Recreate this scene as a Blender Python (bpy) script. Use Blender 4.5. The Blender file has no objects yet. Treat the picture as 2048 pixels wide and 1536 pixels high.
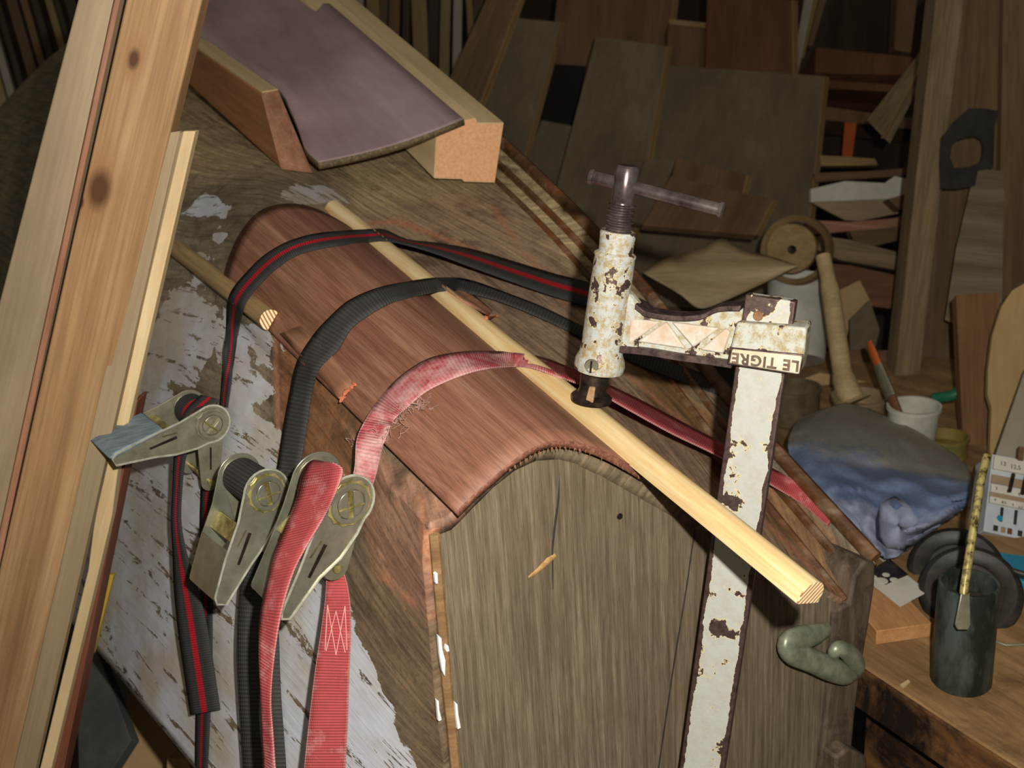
import bpy, math, random
from mathutils import Vector, Matrix, noise
from mathutils.bvhtree import BVHTree
from math import sin, cos, tan, pi, radians as R
random.seed(7)
S = bpy.context.scene
COL = S.collection

# ------------------------------------------------------------------ camera, world, flash, exposure
F = 2200.0
CAM = Vector((0, 0, 1.45))
ROT = Matrix.Rotation(R(70), 3, 'X') @ Matrix.Rotation(R(-4), 3, 'Z')
cd = bpy.data.cameras.new('camera'); cam = bpy.data.objects.new('camera', cd); COL.objects.link(cam)
cam.matrix_world = Matrix.Translation(CAM) @ ROT.to_4x4()
cd.sensor_width = 36; cd.lens = 36 * F / 2048; cd.clip_start = 0.02; cd.clip_end = 60
cd.dof.use_dof = True; cd.dof.focus_distance = 0.9; cd.dof.aperture_fstop = 11
S.camera = cam
w = bpy.data.worlds.new('world'); S.world = w; w.use_nodes = True
w.node_tree.nodes['Background'].inputs[0].default_value = (1.0, 0.86, 0.68, 1)
w.node_tree.nodes['Background'].inputs[1].default_value = 0.13
fl = bpy.data.lights.new('camera_flash', 'POINT'); fl.energy = 56; fl.shadow_soft_size = 0.009; fl.color = (1.0, 0.97, 0.92)
flo = bpy.data.objects.new('camera_flash', fl); COL.objects.link(flo)
flo.location = CAM + ROT @ Vector((0.055, 0.06, 0.0))
S.view_settings.view_transform = 'Standard'; S.view_settings.look = 'None'
S.view_settings.exposure = 0.0; S.view_settings.gamma = 1.0
try: S.view_settings.use_curve_mapping = False
except Exception: pass

# ------------------------------------------------------------------ helpers
def W(px, py, d):
    return CAM + ROT @ Vector(((px - 1024) / F * d, -(py - 768) / F * d, -d))
def RAY(px, py):
    return (ROT @ Vector(((px - 1024) / F, -(py - 768) / F, -1))).normalized()
def proj(p):
    q = ROT.transposed() @ (p - CAM)
    return (1024 + F * q.x / -q.z, 768 - F * q.y / -q.z, -q.z)
def onp(px, py, pl):
    d = RAY(px, py); t = (pl[0] - CAM).dot(pl[1]) / d.dot(pl[1]); return CAM + d * t
def lin(h):
    if isinstance(h, str):
        h = h.lstrip('#'); c = [int(h[i:i+2], 16) / 255 for i in (0, 2, 4)]
    else: c = h
    return tuple([(x / 12.92 if x <= .04045 else ((x + .055) / 1.055) ** 2.4) for x in c]) + (1,)
def frame(o, x, y):
    x = x.normalized(); z = x.cross(y).normalized(); y = z.cross(x)
    m = Matrix((x, y, z)).transposed().to_4x4(); m.translation = o; return m
def tag(o, label=None, cat=None, group=None, kind=None):
    if label: o['label'] = label
    if cat: o['category'] = cat
    if group: o['group'] = group
    if kind: o['kind'] = kind
    return o
def par(o, parent):
    if parent is not None:
        mw = o.matrix_world.copy(); o.parent = parent
        o.matrix_parent_inverse = parent.matrix_world.inverted(); o.matrix_world = mw
def empty(name, loc, label, cat, group=None):
    o = bpy.data.objects.new(name, None); COL.objects.link(o); o.matrix_world = Matrix.Translation(loc)
    o.empty_display_size = .02
    return tag(o, label, cat, group)
def mesh(name, vs, fs, m, parent=None, fr=None, uvs=None, smooth=40, bevel=0, attrs=None, sub=0, solid=0, fixn=True):
    if fr is None: fr = Matrix.Translation(sum(vs, Vector()) / len(vs))
    inv = fr.inverted()
    me = bpy.data.meshes.new(name); me.from_pydata([inv @ v for v in vs], [], fs)
    if uvs:
        ul = me.uv_layers.new(name='UVMap')
        for l in me.loops: ul.data[l.index].uv = uvs[l.vertex_index]
    if attrs:
        for k, data in attrs.items():
            if isinstance(data[0], (float, int)):
                a = me.attributes.new(k, 'FLOAT', 'POINT'); a.data.foreach_set('value', data)
            else:
                a = me.attributes.new(k, 'FLOAT_COLOR', 'POINT')
                a.data.foreach_set('color', [c for q in data for c in q])
    me.validate()
    if fixn:
        import bmesh
        b = bmesh.new(); b.from_mesh(me); bmesh.ops.recalc_face_normals(b, faces=b.faces); b.to_mesh(me); b.free()
    if smooth:
        me.polygons.foreach_set('use_smooth', [True] * len(me.polygons)); me.set_sharp_from_angle(angle=R(smooth))
    me.materials.append(m)
    o = bpy.data.objects.new(name, me); COL.objects.link(o); o.matrix_world = fr
    if bevel:
        b = o.modifiers.new('b', 'BEVEL'); b.width = bevel; b.segments = 2; b.limit_method = 'ANGLE'; b.angle_limit = R(40)
    if solid:
        s_ = o.modifiers.new('s', 'SOLIDIFY'); s_.thickness = solid; s_.offset = -1
    if sub:
        s_ = o.modifiers.new('ss', 'SUBSURF'); s_.levels = sub; s_.render_levels = sub
    par(o, parent)
    return o
class MB:
    """collects shapes into one mesh"""
    def __init__(s): s.v = []; s.f = []
    def add(s, vs, fs):
        n = len(s.v); s.v += vs; s.f += [[i + n for i in f] for f in fs]; return s
    def prism(s, pts, ext):
        n = len(pts)
        fs = [list(range(n)), list(range(2 * n - 1, n - 1, -1))]
        fs += [[i, (i + 1) % n, n + (i + 1) % n, n + i] for i in range(n)]
        return s.add(list(pts) + [p + ext for p in pts], fs)
    def tube(s, pts, r, n=12, cap=True, flat=1.0, up=None):
        vs = []; fs = []; N = len(pts)
        rr = r if isinstance(r, (list, tuple)) else [r] * N
        a = None
        for i, p in enumerate(pts):
            t = (pts[min(i + 1, N - 1)] - pts[max(i - 1, 0)])
            t = t.normalized() if t.length > 1e-9 else Vector((0, 0, 1))
            if a is None:
                a = (up.copy() if up else (Vector((0, 0, 1)) if abs(t.z) < .9 else Vector((1, 0, 0))))
            a = (a - t * a.dot(t)).normalized(); b = t.cross(a)
            for k in range(n):
                an = 2 * pi * k / n; vs.append(p + (a * cos(an) + b * sin(an) * flat) * rr[i])
        for i in range(N - 1):
            for k in range(n):
                fs.append([i * n + k, i * n + (k + 1) % n, (i + 1) * n + (k + 1) % n, (i + 1) * n + k])
        if cap: fs += [list(range(n))[::-1], list(range((N - 1) * n, N * n))]
        return s.add(vs, fs)
    def lathe(s, o, ax, prof, n=32, cap=True):
        """prof: (distance along axis, radius)"""
        ax = ax.normalized(); a = ax.orthogonal().normalized(); b = ax.cross(a); vs = []; fs = []; N = len(prof)
        for h, r in prof:
            for k in range(n):
                an = 2 * pi * k / n; vs.append(o + ax * h + (a * cos(an) + b * sin(an)) * max(r, 1e-5))
        for i in range(N - 1):
            for k in range(n):
                fs.append([i * n + k, i * n + (k + 1) % n, (i + 1) * n + (k + 1) % n, (i + 1) * n + k])
        if cap: fs += [list(range(n))[::-1], list(range((N - 1) * n, N * n))]
        return s.add(vs, fs)
    def build(s, name, m, parent=None, fr=None, **k): return mesh(name, s.v, s.f, m, parent, fr, **k)

def board(name, c, th, m, parent=None, bevel=.0012, label=None, cat=None, group=None, axis=0, kind=None, wob=0):
    """c: 4 pixel corners (x, y, depth) clockwise; front face there, body th metres thick behind. axis 0: grain along c0->c3"""
    p = [W(*q) for q in c]
    n = (p[1] - p[0]).cross(p[3] - p[0]).normalized()
    if n.dot(p[0] - CAM) < 0: n = -n
    x = ((p[3] - p[0]) + (p[2] - p[1])) if axis == 0 else ((p[1] - p[0]) + (p[2] - p[3]))
    y = ((p[1] - p[0]) + (p[2] - p[3])) if axis == 0 else ((p[3] - p[0]) + (p[2] - p[1]))
    fr = frame(sum(p, Vector()) / 4, x, y)
    if len(p) == 4 and not wob:
        b = MB().prism(p, n * th)
    else:
        b = MB().prism(p, n * th)
    o = b.build(name, m, parent, fr, bevel=bevel)
    return tag(o, label, cat, group, kind)
def poly(name, pts, th, m, parent=None, bevel=.001, d=None, label=None, cat=None, group=None, gx=None, out=0, kind=None):
    """outline of pixel points with depth (fitted as given), thickness away from the camera"""
    p = [W(q[0], q[1], q[2] if len(q) > 2 else d) for q in pts]
    c = sum(p, Vector()) / len(p)
    n = Vector()
    for i in range(len(p)): n += (p[i] - c).cross(p[(i + 1) % len(p)] - c)
    n.normalize()
    if n.dot(c - CAM) < 0: n = -n
    p = [q - n * out for q in p]
    x = (W(*gx[1]) - W(*gx[0])) if gx else p[1] - p[0]
    fr = frame(c, x, n.cross(x))
    return tag(MB().prism(p, n * th).build(name, m, parent, fr, bevel=bevel), label, cat, group, kind)
def crom(P, t):
    n = len(P) - 1; i = min(int(t), n - 1); u = t - i
    p0 = P[max(i - 1, 0)]; p1 = P[i]; p2 = P[i + 1]; p3 = P[min(i + 2, n)]
    return .5 * ((2 * p1) + (p2 - p0) * u + (2 * p0 - 5 * p1 + 4 * p2 - p3) * u * u + (3 * p1 - p0 - 3 * p2 + p3) * u ** 3)
def smooth_path(P, k=8):
    return [crom(P, i / k) for i in range((len(P) - 1) * k + 1)]

# ------------------------------------------------------------------ materials
class NB:
    def __init__(s, name):
        s.m = bpy.data.materials.new(name); s.m.use_nodes = True; s.t = s.m.node_tree; s.n = s.t.nodes
        s.b = s.n['Principled BSDF']
    def N(s, typ, **k):
        x = s.n.new(typ)
        for a, v in k.items():
            if a.startswith('i_'):
                x.inputs[int(a[2:]) if a[2:].isdigit() else a[2:].replace('_', ' ')].default_value = v
            else: setattr(x, a, v)
        return x
    def L(s, a, b): s.t.links.new(a, b)
    def coord(s, kind='Object', scale=(1, 1, 1), seed=0):
        tc = s.N('ShaderNodeTexCoord'); mp = s.N('ShaderNodeMapping')
        mp.inputs['Scale'].default_value = scale
        mp.inputs['Location'].default_value = (seed * 1.37, seed * 2.11, seed * .73)
        s.L(tc.outputs[kind], mp.inputs['Vector']); return mp.outputs[0]
    def noise(s, vec, scale=1, detail=5, rough=.55, dist=0):
        x = s.N('ShaderNodeTexNoise'); x.inputs['Scale'].default_value = scale; x.inputs['Detail'].default_value = detail
        x.inputs['Roughness'].default_value = rough; x.inputs['Distortion'].default_value = dist
        s.L(vec, x.inputs['Vector']); return x.outputs['Fac']
    def ramp(s, fac, stops, interp='LINEAR'):
        x = s.N('ShaderNodeValToRGB'); e = x.color_ramp.elements; x.color_ramp.interpolation = interp
        while len(e) < len(stops): e.new(.5)
        for i, (p, c) in enumerate(stops):
            e[i].position = p; e[i].color = lin(c) if isinstance(c, str) else (c, c, c, 1) if isinstance(c, (int, float)) else c
        s.L(fac, x.inputs[0]); return x.outputs[0]
    def mix(s, fac, a, b, mode='MIX'):
        x = s.N('ShaderNodeMix', data_type='RGBA', blend_type=mode)
        for sock, v in ((x.inputs[0], fac), (x.inputs[6], a), (x.inputs[7], b)):
            if isinstance(v, str): sock.default_value = lin(v)
            elif isinstance(v, (int, float)): sock.default_value = v
            elif isinstance(v, tuple): sock.default_value = v
            else: s.L(v, sock)
        return x.outputs[2]
    def math(s, op, a, b=None, clamp=False):
        x = s.N('ShaderNodeMath', operation=op, use_clamp=clamp)
        for i, v in enumerate((a, b)):
            if v is None: continue
            if isinstance(v, (int, float)): x.inputs[i].default_value = v
            else: s.L(v, x.inputs[i])
        return x.outputs[0]
    def fin(s, col, rough=.6, bump=None, bs=.2, metal=0, spec=.35, bd=.002):
        if isinstance(col, (str,)): s.b.inputs['Base Color'].default_value = lin(col)
        else: s.L(col, s.b.inputs['Base Color'])
        if isinstance(rough, (int, float)): s.b.inputs['Roughness'].default_value = rough
        else: s.L(rough, s.b.inputs['Roughness'])
        if isinstance(metal, (int, float)): s.b.inputs['Metallic'].default_value = metal
        else: s.L(metal, s.b.inputs['Metallic'])
        s.b.inputs['Specular IOR Level'].default_value = spec
        if bump is not None:
            x = s.N('ShaderNodeBump'); x.inputs['Strength'].default_value = bs; x.inputs['Distance'].default_value = bd
            s.L(bump, x.inputs['Height']); s.L(x.outputs[0], s.b.inputs['Normal'])
        return s.m
def wood(name, dark, light, mid=None, along=4, across=70, seed=1, rough=.62, bs=.25, spec=.25, blot=None, pores=.25, knots=None, kcol='4a2c18'):
    b = NB(name)
    v = b.coord(scale=(along, across, across), seed=seed)
    n1 = b.noise(v, 1, 6, .6, .35)
    stops = [(.3, dark), (.7, light)] if not mid else [(.28, dark), (.5, mid), (.72, light)]
    c = b.ramp(n1, stops)
    v2 = b.coord(scale=(along * 6, across * 9, across * 9), seed=seed + 3)
    n2 = b.noise(v2, 1, 2, .6)
    c = b.mix(pores, c, b.ramp(n2, [(.35, .35), (.6, 1.0)]), 'MULTIPLY')
    v3 = b.coord(scale=(5, 9, 9), seed=seed + 5)
    n3 = b.noise(v3, 1, 3, .6)
    c = b.mix(.5, c, b.ramp(n3, [(.3, .72), (.7, 1.15)]), 'MULTIPLY')
    if blot:
        n4 = b.noise(b.coord(scale=(blot[1],) * 3, seed=seed + 9), 1, 8, .7, .6)
        c = b.mix(b.ramp(n4, [(blot[2], 0.0), (blot[3], 1.0)]), c, blot[0])
    if knots:
        tc = b.N('ShaderNodeTexCoord')
        for (kx, ky, kr) in knots:
            sb = b.N('ShaderNodeVectorMath', operation='SUBTRACT'); b.L(tc.outputs['Object'], sb.inputs[0]); sb.inputs[1].default_value = (kx, ky, 0)
            ml = b.N('ShaderNodeVectorMath', operation='MULTIPLY'); b.L(sb.outputs[0], ml.inputs[0]); ml.inputs[1].default_value = (.55, 1, 0)
            le = b.N('ShaderNodeVectorMath', operation='LENGTH'); b.L(ml.outputs[0], le.inputs[0])
            dn = b.math('ADD', le.outputs['Value'], b.math('MULTIPLY', b.math('SUBTRACT', n3, .5), kr * .8))
            mr = b.N('ShaderNodeMapRange'); b.L(dn, mr.inputs[0]); mr.inputs[1].default_value = kr * .5; mr.inputs[2].default_value = kr * 1.1
            mr.inputs[3].default_value = .9; mr.inputs[4].default_value = 0
            halo = b.N('ShaderNodeMapRange'); b.L(dn, halo.inputs[0]); halo.inputs[1].default_value = kr; halo.inputs[2].default_value = kr * 2.4
            halo.inputs[3].default_value = .5; halo.inputs[4].default_value = 0
            c = b.mix(halo.outputs[0], c, '946845'); c = b.mix(mr.outputs[0], c, kcol)
    return b.fin(c, rough, n1, bs, 0, spec, .001)
def plain(name, c1, c2=None, scale=30, rough=.5, metal=0, spec=.4, seed=1, bs=.1, lo=.35, hi=.65, stretch=(1, 1, 1)):
    b = NB(name)
    n = b.noise(b.coord(scale=tuple(scale * q for q in stretch), seed=seed), 1, 6, .65)
    c = b.ramp(n, [(lo, c1), (hi, c2 or c1)])
    return b.fin(c, rough, n, bs, metal, spec, .0006)
def peel(name, paint, metal_c, scale=40, lo=.40, edge='d9c48a', seed=1, rust='8a5a24', dirt=.0, edge_u=None):
    """chipped paint over dark metal"""
    b = NB(name)
    n = b.noise(b.coord(scale=(scale,) * 3, seed=seed), 1, 7, .62, .2)
    n2 = b.noise(b.coord(scale=(scale * 5,) * 3, seed=seed + 4), 1, 4, .6)
    nn = b.math('ADD', n, b.math('MULTIPLY', b.math('SUBTRACT', n2, .5), .14))
    if edge_u is not None:   # worn rims: local Y further than edge_u from the axis
        tc = b.N('ShaderNodeTexCoord'); sx = b.N('ShaderNodeSeparateXYZ'); b.L(tc.outputs['Object'], sx.inputs[0])
        e = b.math('SUBTRACT', edge_u, b.math('ABSOLUTE', sx.outputs[1]))
        e = b.math('MULTIPLY', e, 90)
        e = b.math('MINIMUM', e, .25); nn = b.math('ADD', nn, b.math('SUBTRACT', e, .25))
    base = b.ramp(n2, [(.3, paint), (.75, paint)])
    if dirt:
        base = b.mix(b.ramp(b.noise(b.coord(scale=(scale * 2.2,) * 3, seed=seed + 8), 1, 8, .75), [(.45, 0.0), (.6, dirt)]), base, '988250')
    rs = b.noise(b.coord(scale=(scale * 1.6, scale * 1.6, scale * 1.6), seed=seed + 12), 1, 5, .7)
    base = b.mix(b.ramp(rs, [(.66, 0.0), (.72, .8)]), base, rust)
    c = b.mix(b.ramp(nn, [(lo, 1.0), (lo + .035, 0.0)]), base, edge)
    f = b.ramp(nn, [(lo, 1.0), (lo + .012, 0.0)])
    c = b.mix(f, c, b.ramp(n2, [(.3, metal_c), (.7, '6a5650')]))
    mm = b.math('MULTIPLY', f, .55)
    return b.fin(c, b.ramp(f, [(0, .62), (1, .42)]), b.math('SUBTRACT', n2, b.math('MULTIPLY', f, 1.5)), .35, mm, .35, .0008)

M = {}
M['sapele'] = wood('sapele', '754a37', 'a1775f', '8b5e49', along=3, across=75, seed=2, rough=.55, pores=.5)
M['sapele_edge'] = wood('sapele_edge', '5c3728', 'a8745a', '815240', along=8, across=300, seed=4, pores=.6)
M['fir'] = wood('fir', '976a42', 'b8926a', 'a67a50', along=1.6, across=42, seed=3, rough=.55, pores=.2, knots=[(-.17, .0, .011), (-.31, .012, .006)])
M['tan'] = wood('tan_board', '907c60', 'a59072', '9b8669', along=2, across=30, seed=5, rough=.75, pores=.15, bs=.08)
M['batten'] = wood('batten_side', '8f7c5e', 'a38f6e', '9a8566', along=2, across=50, seed=6, rough=.7, pores=.15)
M['pine'] = wood('fresh_pine', 'c9ab7a', 'ddc598', 'd3b889', along=2.5, across=45, seed=7, rough=.5, pores=.1, bs=.1)
M['pine_end'] = wood('pine_end', 'b87a45', 'f4d8a8', 'e8c490', along=150, across=700, seed=8, pores=.0)
M['dowel'] = wood('dowel_pine', 'c09560', 'e2cfa4', 'd4b680', along=6, across=110, seed=9, rough=.42, pores=.08, bs=.1, spec=.4)
M['dowel_old'] = wood('dowel_old', '94784f', 'c4a877', 'ad9163', along=6, across=160, seed=10, rough=.6, pores=.25)
M['redbrown'] = wood('redbrown', '6a3d2b', '96604a', '7c4a36', along=2, across=60, seed=11)
M['grey_panel'] = wood('grey_ply', '5c4f3d', '8b7c64', '746650', along=8, across=260, seed=12, rough=.7, pores=.6, blot=('5f4d36', 9, .58, .9), bs=.35)
M['rail'] = wood('rail_wood', '3b2412', '87715a', '5d4026', along=4, across=55, seed=13, rough=.45, blot=('7a3f12', 14, .5, .75), spec=.45)
M['post_old'] = wood('stem_wood', '3a2f26', '7d6b55', '594c3e', along=10, across=70, seed=14, rough=.65, blot=('2b221c', 30, .5, .7))
M['veneer'] = wood('veneer_patch', '8b5c42', 'b9866a', 'a07257', along=6, across=80, seed=15, pores=.3)
M['orange'] = plain('torn_fibre', 'b0603e', 'c87a55', 200, .8)
M['purple'] = wood('faced_ply', '9c8284', 'bfa6a6', 'ad9394', along=2, across=14, seed=16, rough=.42, pores=.08, bs=.03, spec=.5, blot=('93706a', 5, .5, .85))
M['ply_edge'] = wood('ply_edge', '4f422f', '93805c', '6d5d42', along=4, across=300, seed=17)
M['osb'] = plain('chip_end', 'd69a68', 'e8b384', 260, .8, bs=.3)
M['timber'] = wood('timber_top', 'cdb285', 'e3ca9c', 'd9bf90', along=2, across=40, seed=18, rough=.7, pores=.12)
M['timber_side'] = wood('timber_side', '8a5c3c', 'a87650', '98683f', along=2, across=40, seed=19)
M['olive'] = wood('fibreboard', '5f5340', '7a6c55', '6c604a', along=3, across=8, seed=20, rough=.8, pores=.2, bs=.05)
M['brown_bg'] = wood('brown_board', '5d4430', '7c6048', '6d523a', along=3, across=25, seed=21, rough=.8)
M['red_bg'] = wood('red_board', '61402b', '755034', '6b472e', along=3, across=25, seed=22, rough=.7)
M['edge_bg'] = wood('light_edge', '856a42', 'a58a5e', '957a50', along=3, across=60, seed=23)
M['old_post'] = wood('old_post', '66553f', '97815f', '7e6b4e', along=2.2, across=28, seed=24, rough=.8, pores=.4)
M['wall_board'] = wood('wall_board', '5a4732', '826a4a', '6e583c', along=1.6, across=16, seed=25, rough=.8, pores=.35)
M['bench'] = wood('bench_top', '75593a', 'b08d60', '937249', along=4, across=35, seed=26, rough=.75, blot=('5b4126', 14, .5, .75))
M['bench_front'] = wood('bench_front', '4a3322', '8a6038', '6a482a', along=5, across=45, seed=27, rough=.6, blot=('211813', 10, .45, .6))
M['block'] = wood('block', 'b07c4c', 'cd9c68', 'bd8a58', along=8, across=50, seed=28)
M['card'] = plain('cardboard', '9a7c53', 'ad8e62', 8, .85)
M['paper'] = plain('paper', 'b9b3a2', 'dcd7c8', 8, .8)
M['black_rubber'] = plain('black_plastic', '26231f', '3a352e', 60, .5)
M['dark'] = plain('dark_steel', '2d2723', '57483f', 90, .35, .75)
M['steel'] = plain('zinc_steel', '8b8972', 'b3b19d', 45, .27, .7, lo=.3, hi=.7)
M['steel_dull'] = plain('dull_steel', '75725c', '9a967e', 60, .38, .5, lo=.3, hi=.7)
M['gold'] = plain('yellow_zinc', '7f7340', 'c9bd7c', 60, .28, .6, lo=.4, hi=.6)
M['chrome'] = plain('worn_screw', '594a48', 'a3968e', 45, .22, .8, lo=.35, hi=.75)
M['bronze'] = plain('old_bronze', '6f745e', '95967e', 60, .38, .3, lo=.35, hi=.65, bs=.4)
M['bright'] = plain('bright_rim', 'a5a48c', 'd8d7c4', 90, .25, .5, lo=.3, hi=.6)
M['grip'] = plain('blue_grey_grip', '5d6d76', '82919a', 50, .6, stretch=(1, 6, 1))
M['cream'] = plain('cream_paint', 'bcae8c', 'd0c6ae', 60, .6)
M['pink_pad'] = plain('pink_cream_paint', 'bda58c', 'c9c1b2', 45, .6, lo=.4, hi=.55)
M['clamp_bar'] = peel('clamp_bar_paint', 'b3b3a9', '4a3a33', 34, .41, seed=3, edge_u=.0176, dirt=.2)
M['clamp_arm'] = peel('clamp_arm_paint', 'b4b4a8', '43342f', 60, .41, seed=5, dirt=.85)
M['clamp_head'] = peel('clamp_head_paint', 'aeafa8', '4c3a34', 75, .42, seed=8, dirt=.95)
M['clamp_edge'] = plain('bare_cast_edge', '352825', '6b5752', 120, .45, .6)
M['letters'] = plain('letter_worn', '4a3a30', '75604a', 100, .6)
M['can'] = plain('painted_can', '222820', '505a52', 25, .45, .2, stretch=(1, 1, .35), lo=.42, hi=.6)
M['stick'] = plain('spattered_rod', '453a1c', 'bdac6c', 110, .35, .3, lo=.38, hi=.55)
M['denim'] = None
M['tub'] = plain('white_tub', 'a9a698', 'c6c3b5', 20, .4)
M['brown_glass'] = plain('dusty_jar', '4d4430', '6d6248', 30, .3)
M['green'] = plain('green_hose', '1c5a40', '2a6d50', 30, .4)
M['orange_bg'] = plain('orange_strip', 'a34a18', 'b4551e', 20, .6)
M['teal'] = plain('teal_plastic', '1b7c98', '2a8aa6', 20, .4)
M['floor'] = plain('dusty_floor', '2a241c', '4a4032', 6, .9)
M['wall'] = wood('back_wall', '2a2019', '493a2c', '382c22', along=1, across=9, seed=30, rough=.9)
M['whitechip'] = plain('white_paint_chip', 'e8e6de', 'f6f4ee', 60, .6)

def webbing(name, base, stripe=None, sw=.11, rib=700, fuzz=None, fz=(.5, .7), rough=.75):
    b = NB(name)
    tc = b.N('ShaderNodeUVMap'); sp = b.N('ShaderNodeSeparateXYZ'); b.L(tc.outputs[0], sp.inputs[0])
    wv = b.math('SINE', b.math('MULTIPLY', sp.outputs[1], 2 * pi * rib))
    wv2 = b.math('SINE', b.math('MULTIPLY', sp.outputs[0], 2 * pi * 22))
    n = b.noise(b.coord(scale=(60,) * 3, seed=4), 1, 6, .65)
    c = b.mix(.3, base, b.ramp(n, [(.3, .4), (.7, 1.2)]), 'MULTIPLY')
    c = b.mix(b.ramp(wv, [(0.0, .35), (.6, 0.0)]), c, '101010')
    if stripe:
        d = b.math('ABSOLUTE', b.math('SUBTRACT', sp.outputs[0], .5))
        c = b.mix(b.math('LESS_THAN', d, sw), c, b.mix(b.ramp(wv, [(0, .5), (.6, 0.0)]), stripe, '3a0808'))
    if fuzz:
        n5 = b.noise(b.coord(scale=(38,) * 3, seed=9), 1, 8, .7)
        c = b.mix(b.ramp(n5, [(fz[0], 0.0), (fz[1], .85)]), c, fuzz)
        e = b.math('ABSOLUTE', b.math('SUBTRACT', sp.outputs[0], .5))
        c = b.mix(b.ramp(e, [(.44, 0.0), (.5, .5)]), c, fuzz)
    return b.fin(c, rough, b.math('ADD', wv, b.math('MULTIPLY', wv2, .3)), .5, 0, .25, .0005)
M['web_black'] = webbing('black_webbing', '45423f', rib=260)
M['web_stripe'] = webbing('striped_webbing', '403e3c', 'c0202c', .1, rib=420)
M['web_red'] = webbing('red_webbing', 'b84e4e', rib=420, fuzz='cc9c96', fz=(.52, .78))
M['web_red_fuzzy'] = webbing('fuzzy_red_webbing', 'b45052', rib=300, fuzz='cba69f', fz=(.42, .66))

# ------------------------------------------------------------------ main frame of the boat
Fl = W(910, 1025, .800)
Fb = W(455, 500, 1.200)
AX = (Fb - Fl); AX.normalize()                       # keel direction, going back and to the left
nh = Vector((AX.x, AX.y, 0)).normalized()
P_SHEET = (Fl, nh)                                   # upright plane of the sheet's front edge
P_PAN = (Fl + nh * .016, nh)                         # upright plane of the transom
ZV = Vector((0, 0, 1))
arc_px = [(910, 1025), (945, 990), (985, 955), (1020, 925), (1060, 898), (1095, 884), (1130, 881), (1170, 888), (1215, 905), (1255, 926), (1292, 948)]
arc = [onp(x, y, P_SHEET) for x, y in arc_px]
arc = smooth_path(arc, 4)
P_BACK = (W(455, 560, 1.19), nh)
barc_px = [(447, 574), (449, 545), (460, 510), (478, 470), (508, 430), (545, 411), (590, 407), (635, 418), (675, 438), (710, 460), (745, 486)]
barc = smooth_path([onp(x, y, P_BACK) for x, y in barc_px], 4)
SL = .555                                            # sheet length

# transom / hull grid -------------------------------------------------
# stations: each a list of points from the lower left edge over the top to the right rail
left_dir = (onp(893, 1536, P_PAN) - onp(850, 1060, P_PAN))
LP = (onp(850, 1060, P_PAN), AX.cross(left_dir).normalized())      # plane of the left side
def lplane(x, y, bulge=0):
    p = onp(x, y, LP); return p - (LP[1] if LP[1].dot(p - CAM) > 0 else -LP[1]) * bulge
def leftcol(a, f, n=6, bulge=.0):
    r = []
    for i in range(n):
        u = i / n; x = a[0] + (f[0] - a[0]) * u; y = a[1] + (f[1] - a[1]) * u
        r.append(W(x, y, 1 / ((1 - u) / a[2] + u / f[2]) - .025 * sin(pi * u)))
    return r
def arcs(s, n=9):
    r = []
    for i in range(n):
        j = round(i * (len(arc) - 1) / (n - 1))
        p = arc[j].lerp(barc[j], s / SL)
        r.append(p - ZV * .0125)
    return r
def right(st, n=5):
    a, b, c = st   # sheet edge point(3d), rail inner (3d), rail outer (3d)
    r = [a.lerp(b, i / n) for i in range(1, n + 1)]
    return r + [b.lerp(c, .5) - ZV * .004, c]
s0a = arcs(.016); s1a = arcs(.28); s2a = arcs(.556)
OUT = (arc[0] - arc[-1]).normalized()
ST = []
ST.append([onp(x, y, P_PAN) for x, y in ((930, 2050), (908, 1720), (890, 1536), (872, 1400), (858, 1250), (846, 1120), (850, 1050))]
          + s0a + right((s0a[-1], onp(1690, 1203, P_PAN), onp(1750, 1125, P_PAN))))
ST.append(leftcol((560, 1740, 1.03), (624, 800, .992)) + [s1a[0] + OUT * .003 - ZV * .012] + s1a + right((s1a[-1], W(1418, 865, 1.20), W(1470, 815, 1.215))))
ST.append(leftcol((330, 1465, 1.2), (428, 620, 1.195)) + [s2a[0] + OUT * .003 - ZV * .012] + s2a + right((s2a[-1], W(1215, 600, 1.36), W(1262, 552, 1.385))))
d3 = [(250, 310, 1.63), (300, 290, 1.62), (350, 275, 1.62), (400, 268, 1.61), (460, 262, 1.60), (520, 258, 1.59), (580, 258, 1.585), (640, 262, 1.58), (700, 270, 1.57)]
ST.append(leftcol((100, 1200, 1.55), (185, 380, 1.62), 6) + [W(205, 335, 1.64)] + [W(*q) for q in d3] + right((W(700, 270, 1.57), W(978, 350, 1.54), W(1012, 298, 1.56))))
d4 = [(45, 165, 2.3), (90, 122, 2.35), (135, 85, 2.4), (190, 60, 2.45), (260, 30, 2.45), (330, 0, 2.45), (400, -20, 2.4), (470, -40, 2.4), (540, -40, 2.35)]
ST.append(leftcol((-250, 850, 2.2), (-60, 300, 2.2), 6) + [W(0, 215, 2.25)] + [W(*q) for q in d4] + right((W(540, -40, 2.35), W(590, 5, 2.3), W(640, -30, 2.35))))
NC = len(ST[0])
for st in ST: assert len(st) == NC, (len(st), NC)
cols = []
for j in range(NC):
    cols.append([crom([ST[i][j] for i in range(5)], t) for t in [k / 45 for k in range(181)]])
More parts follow.
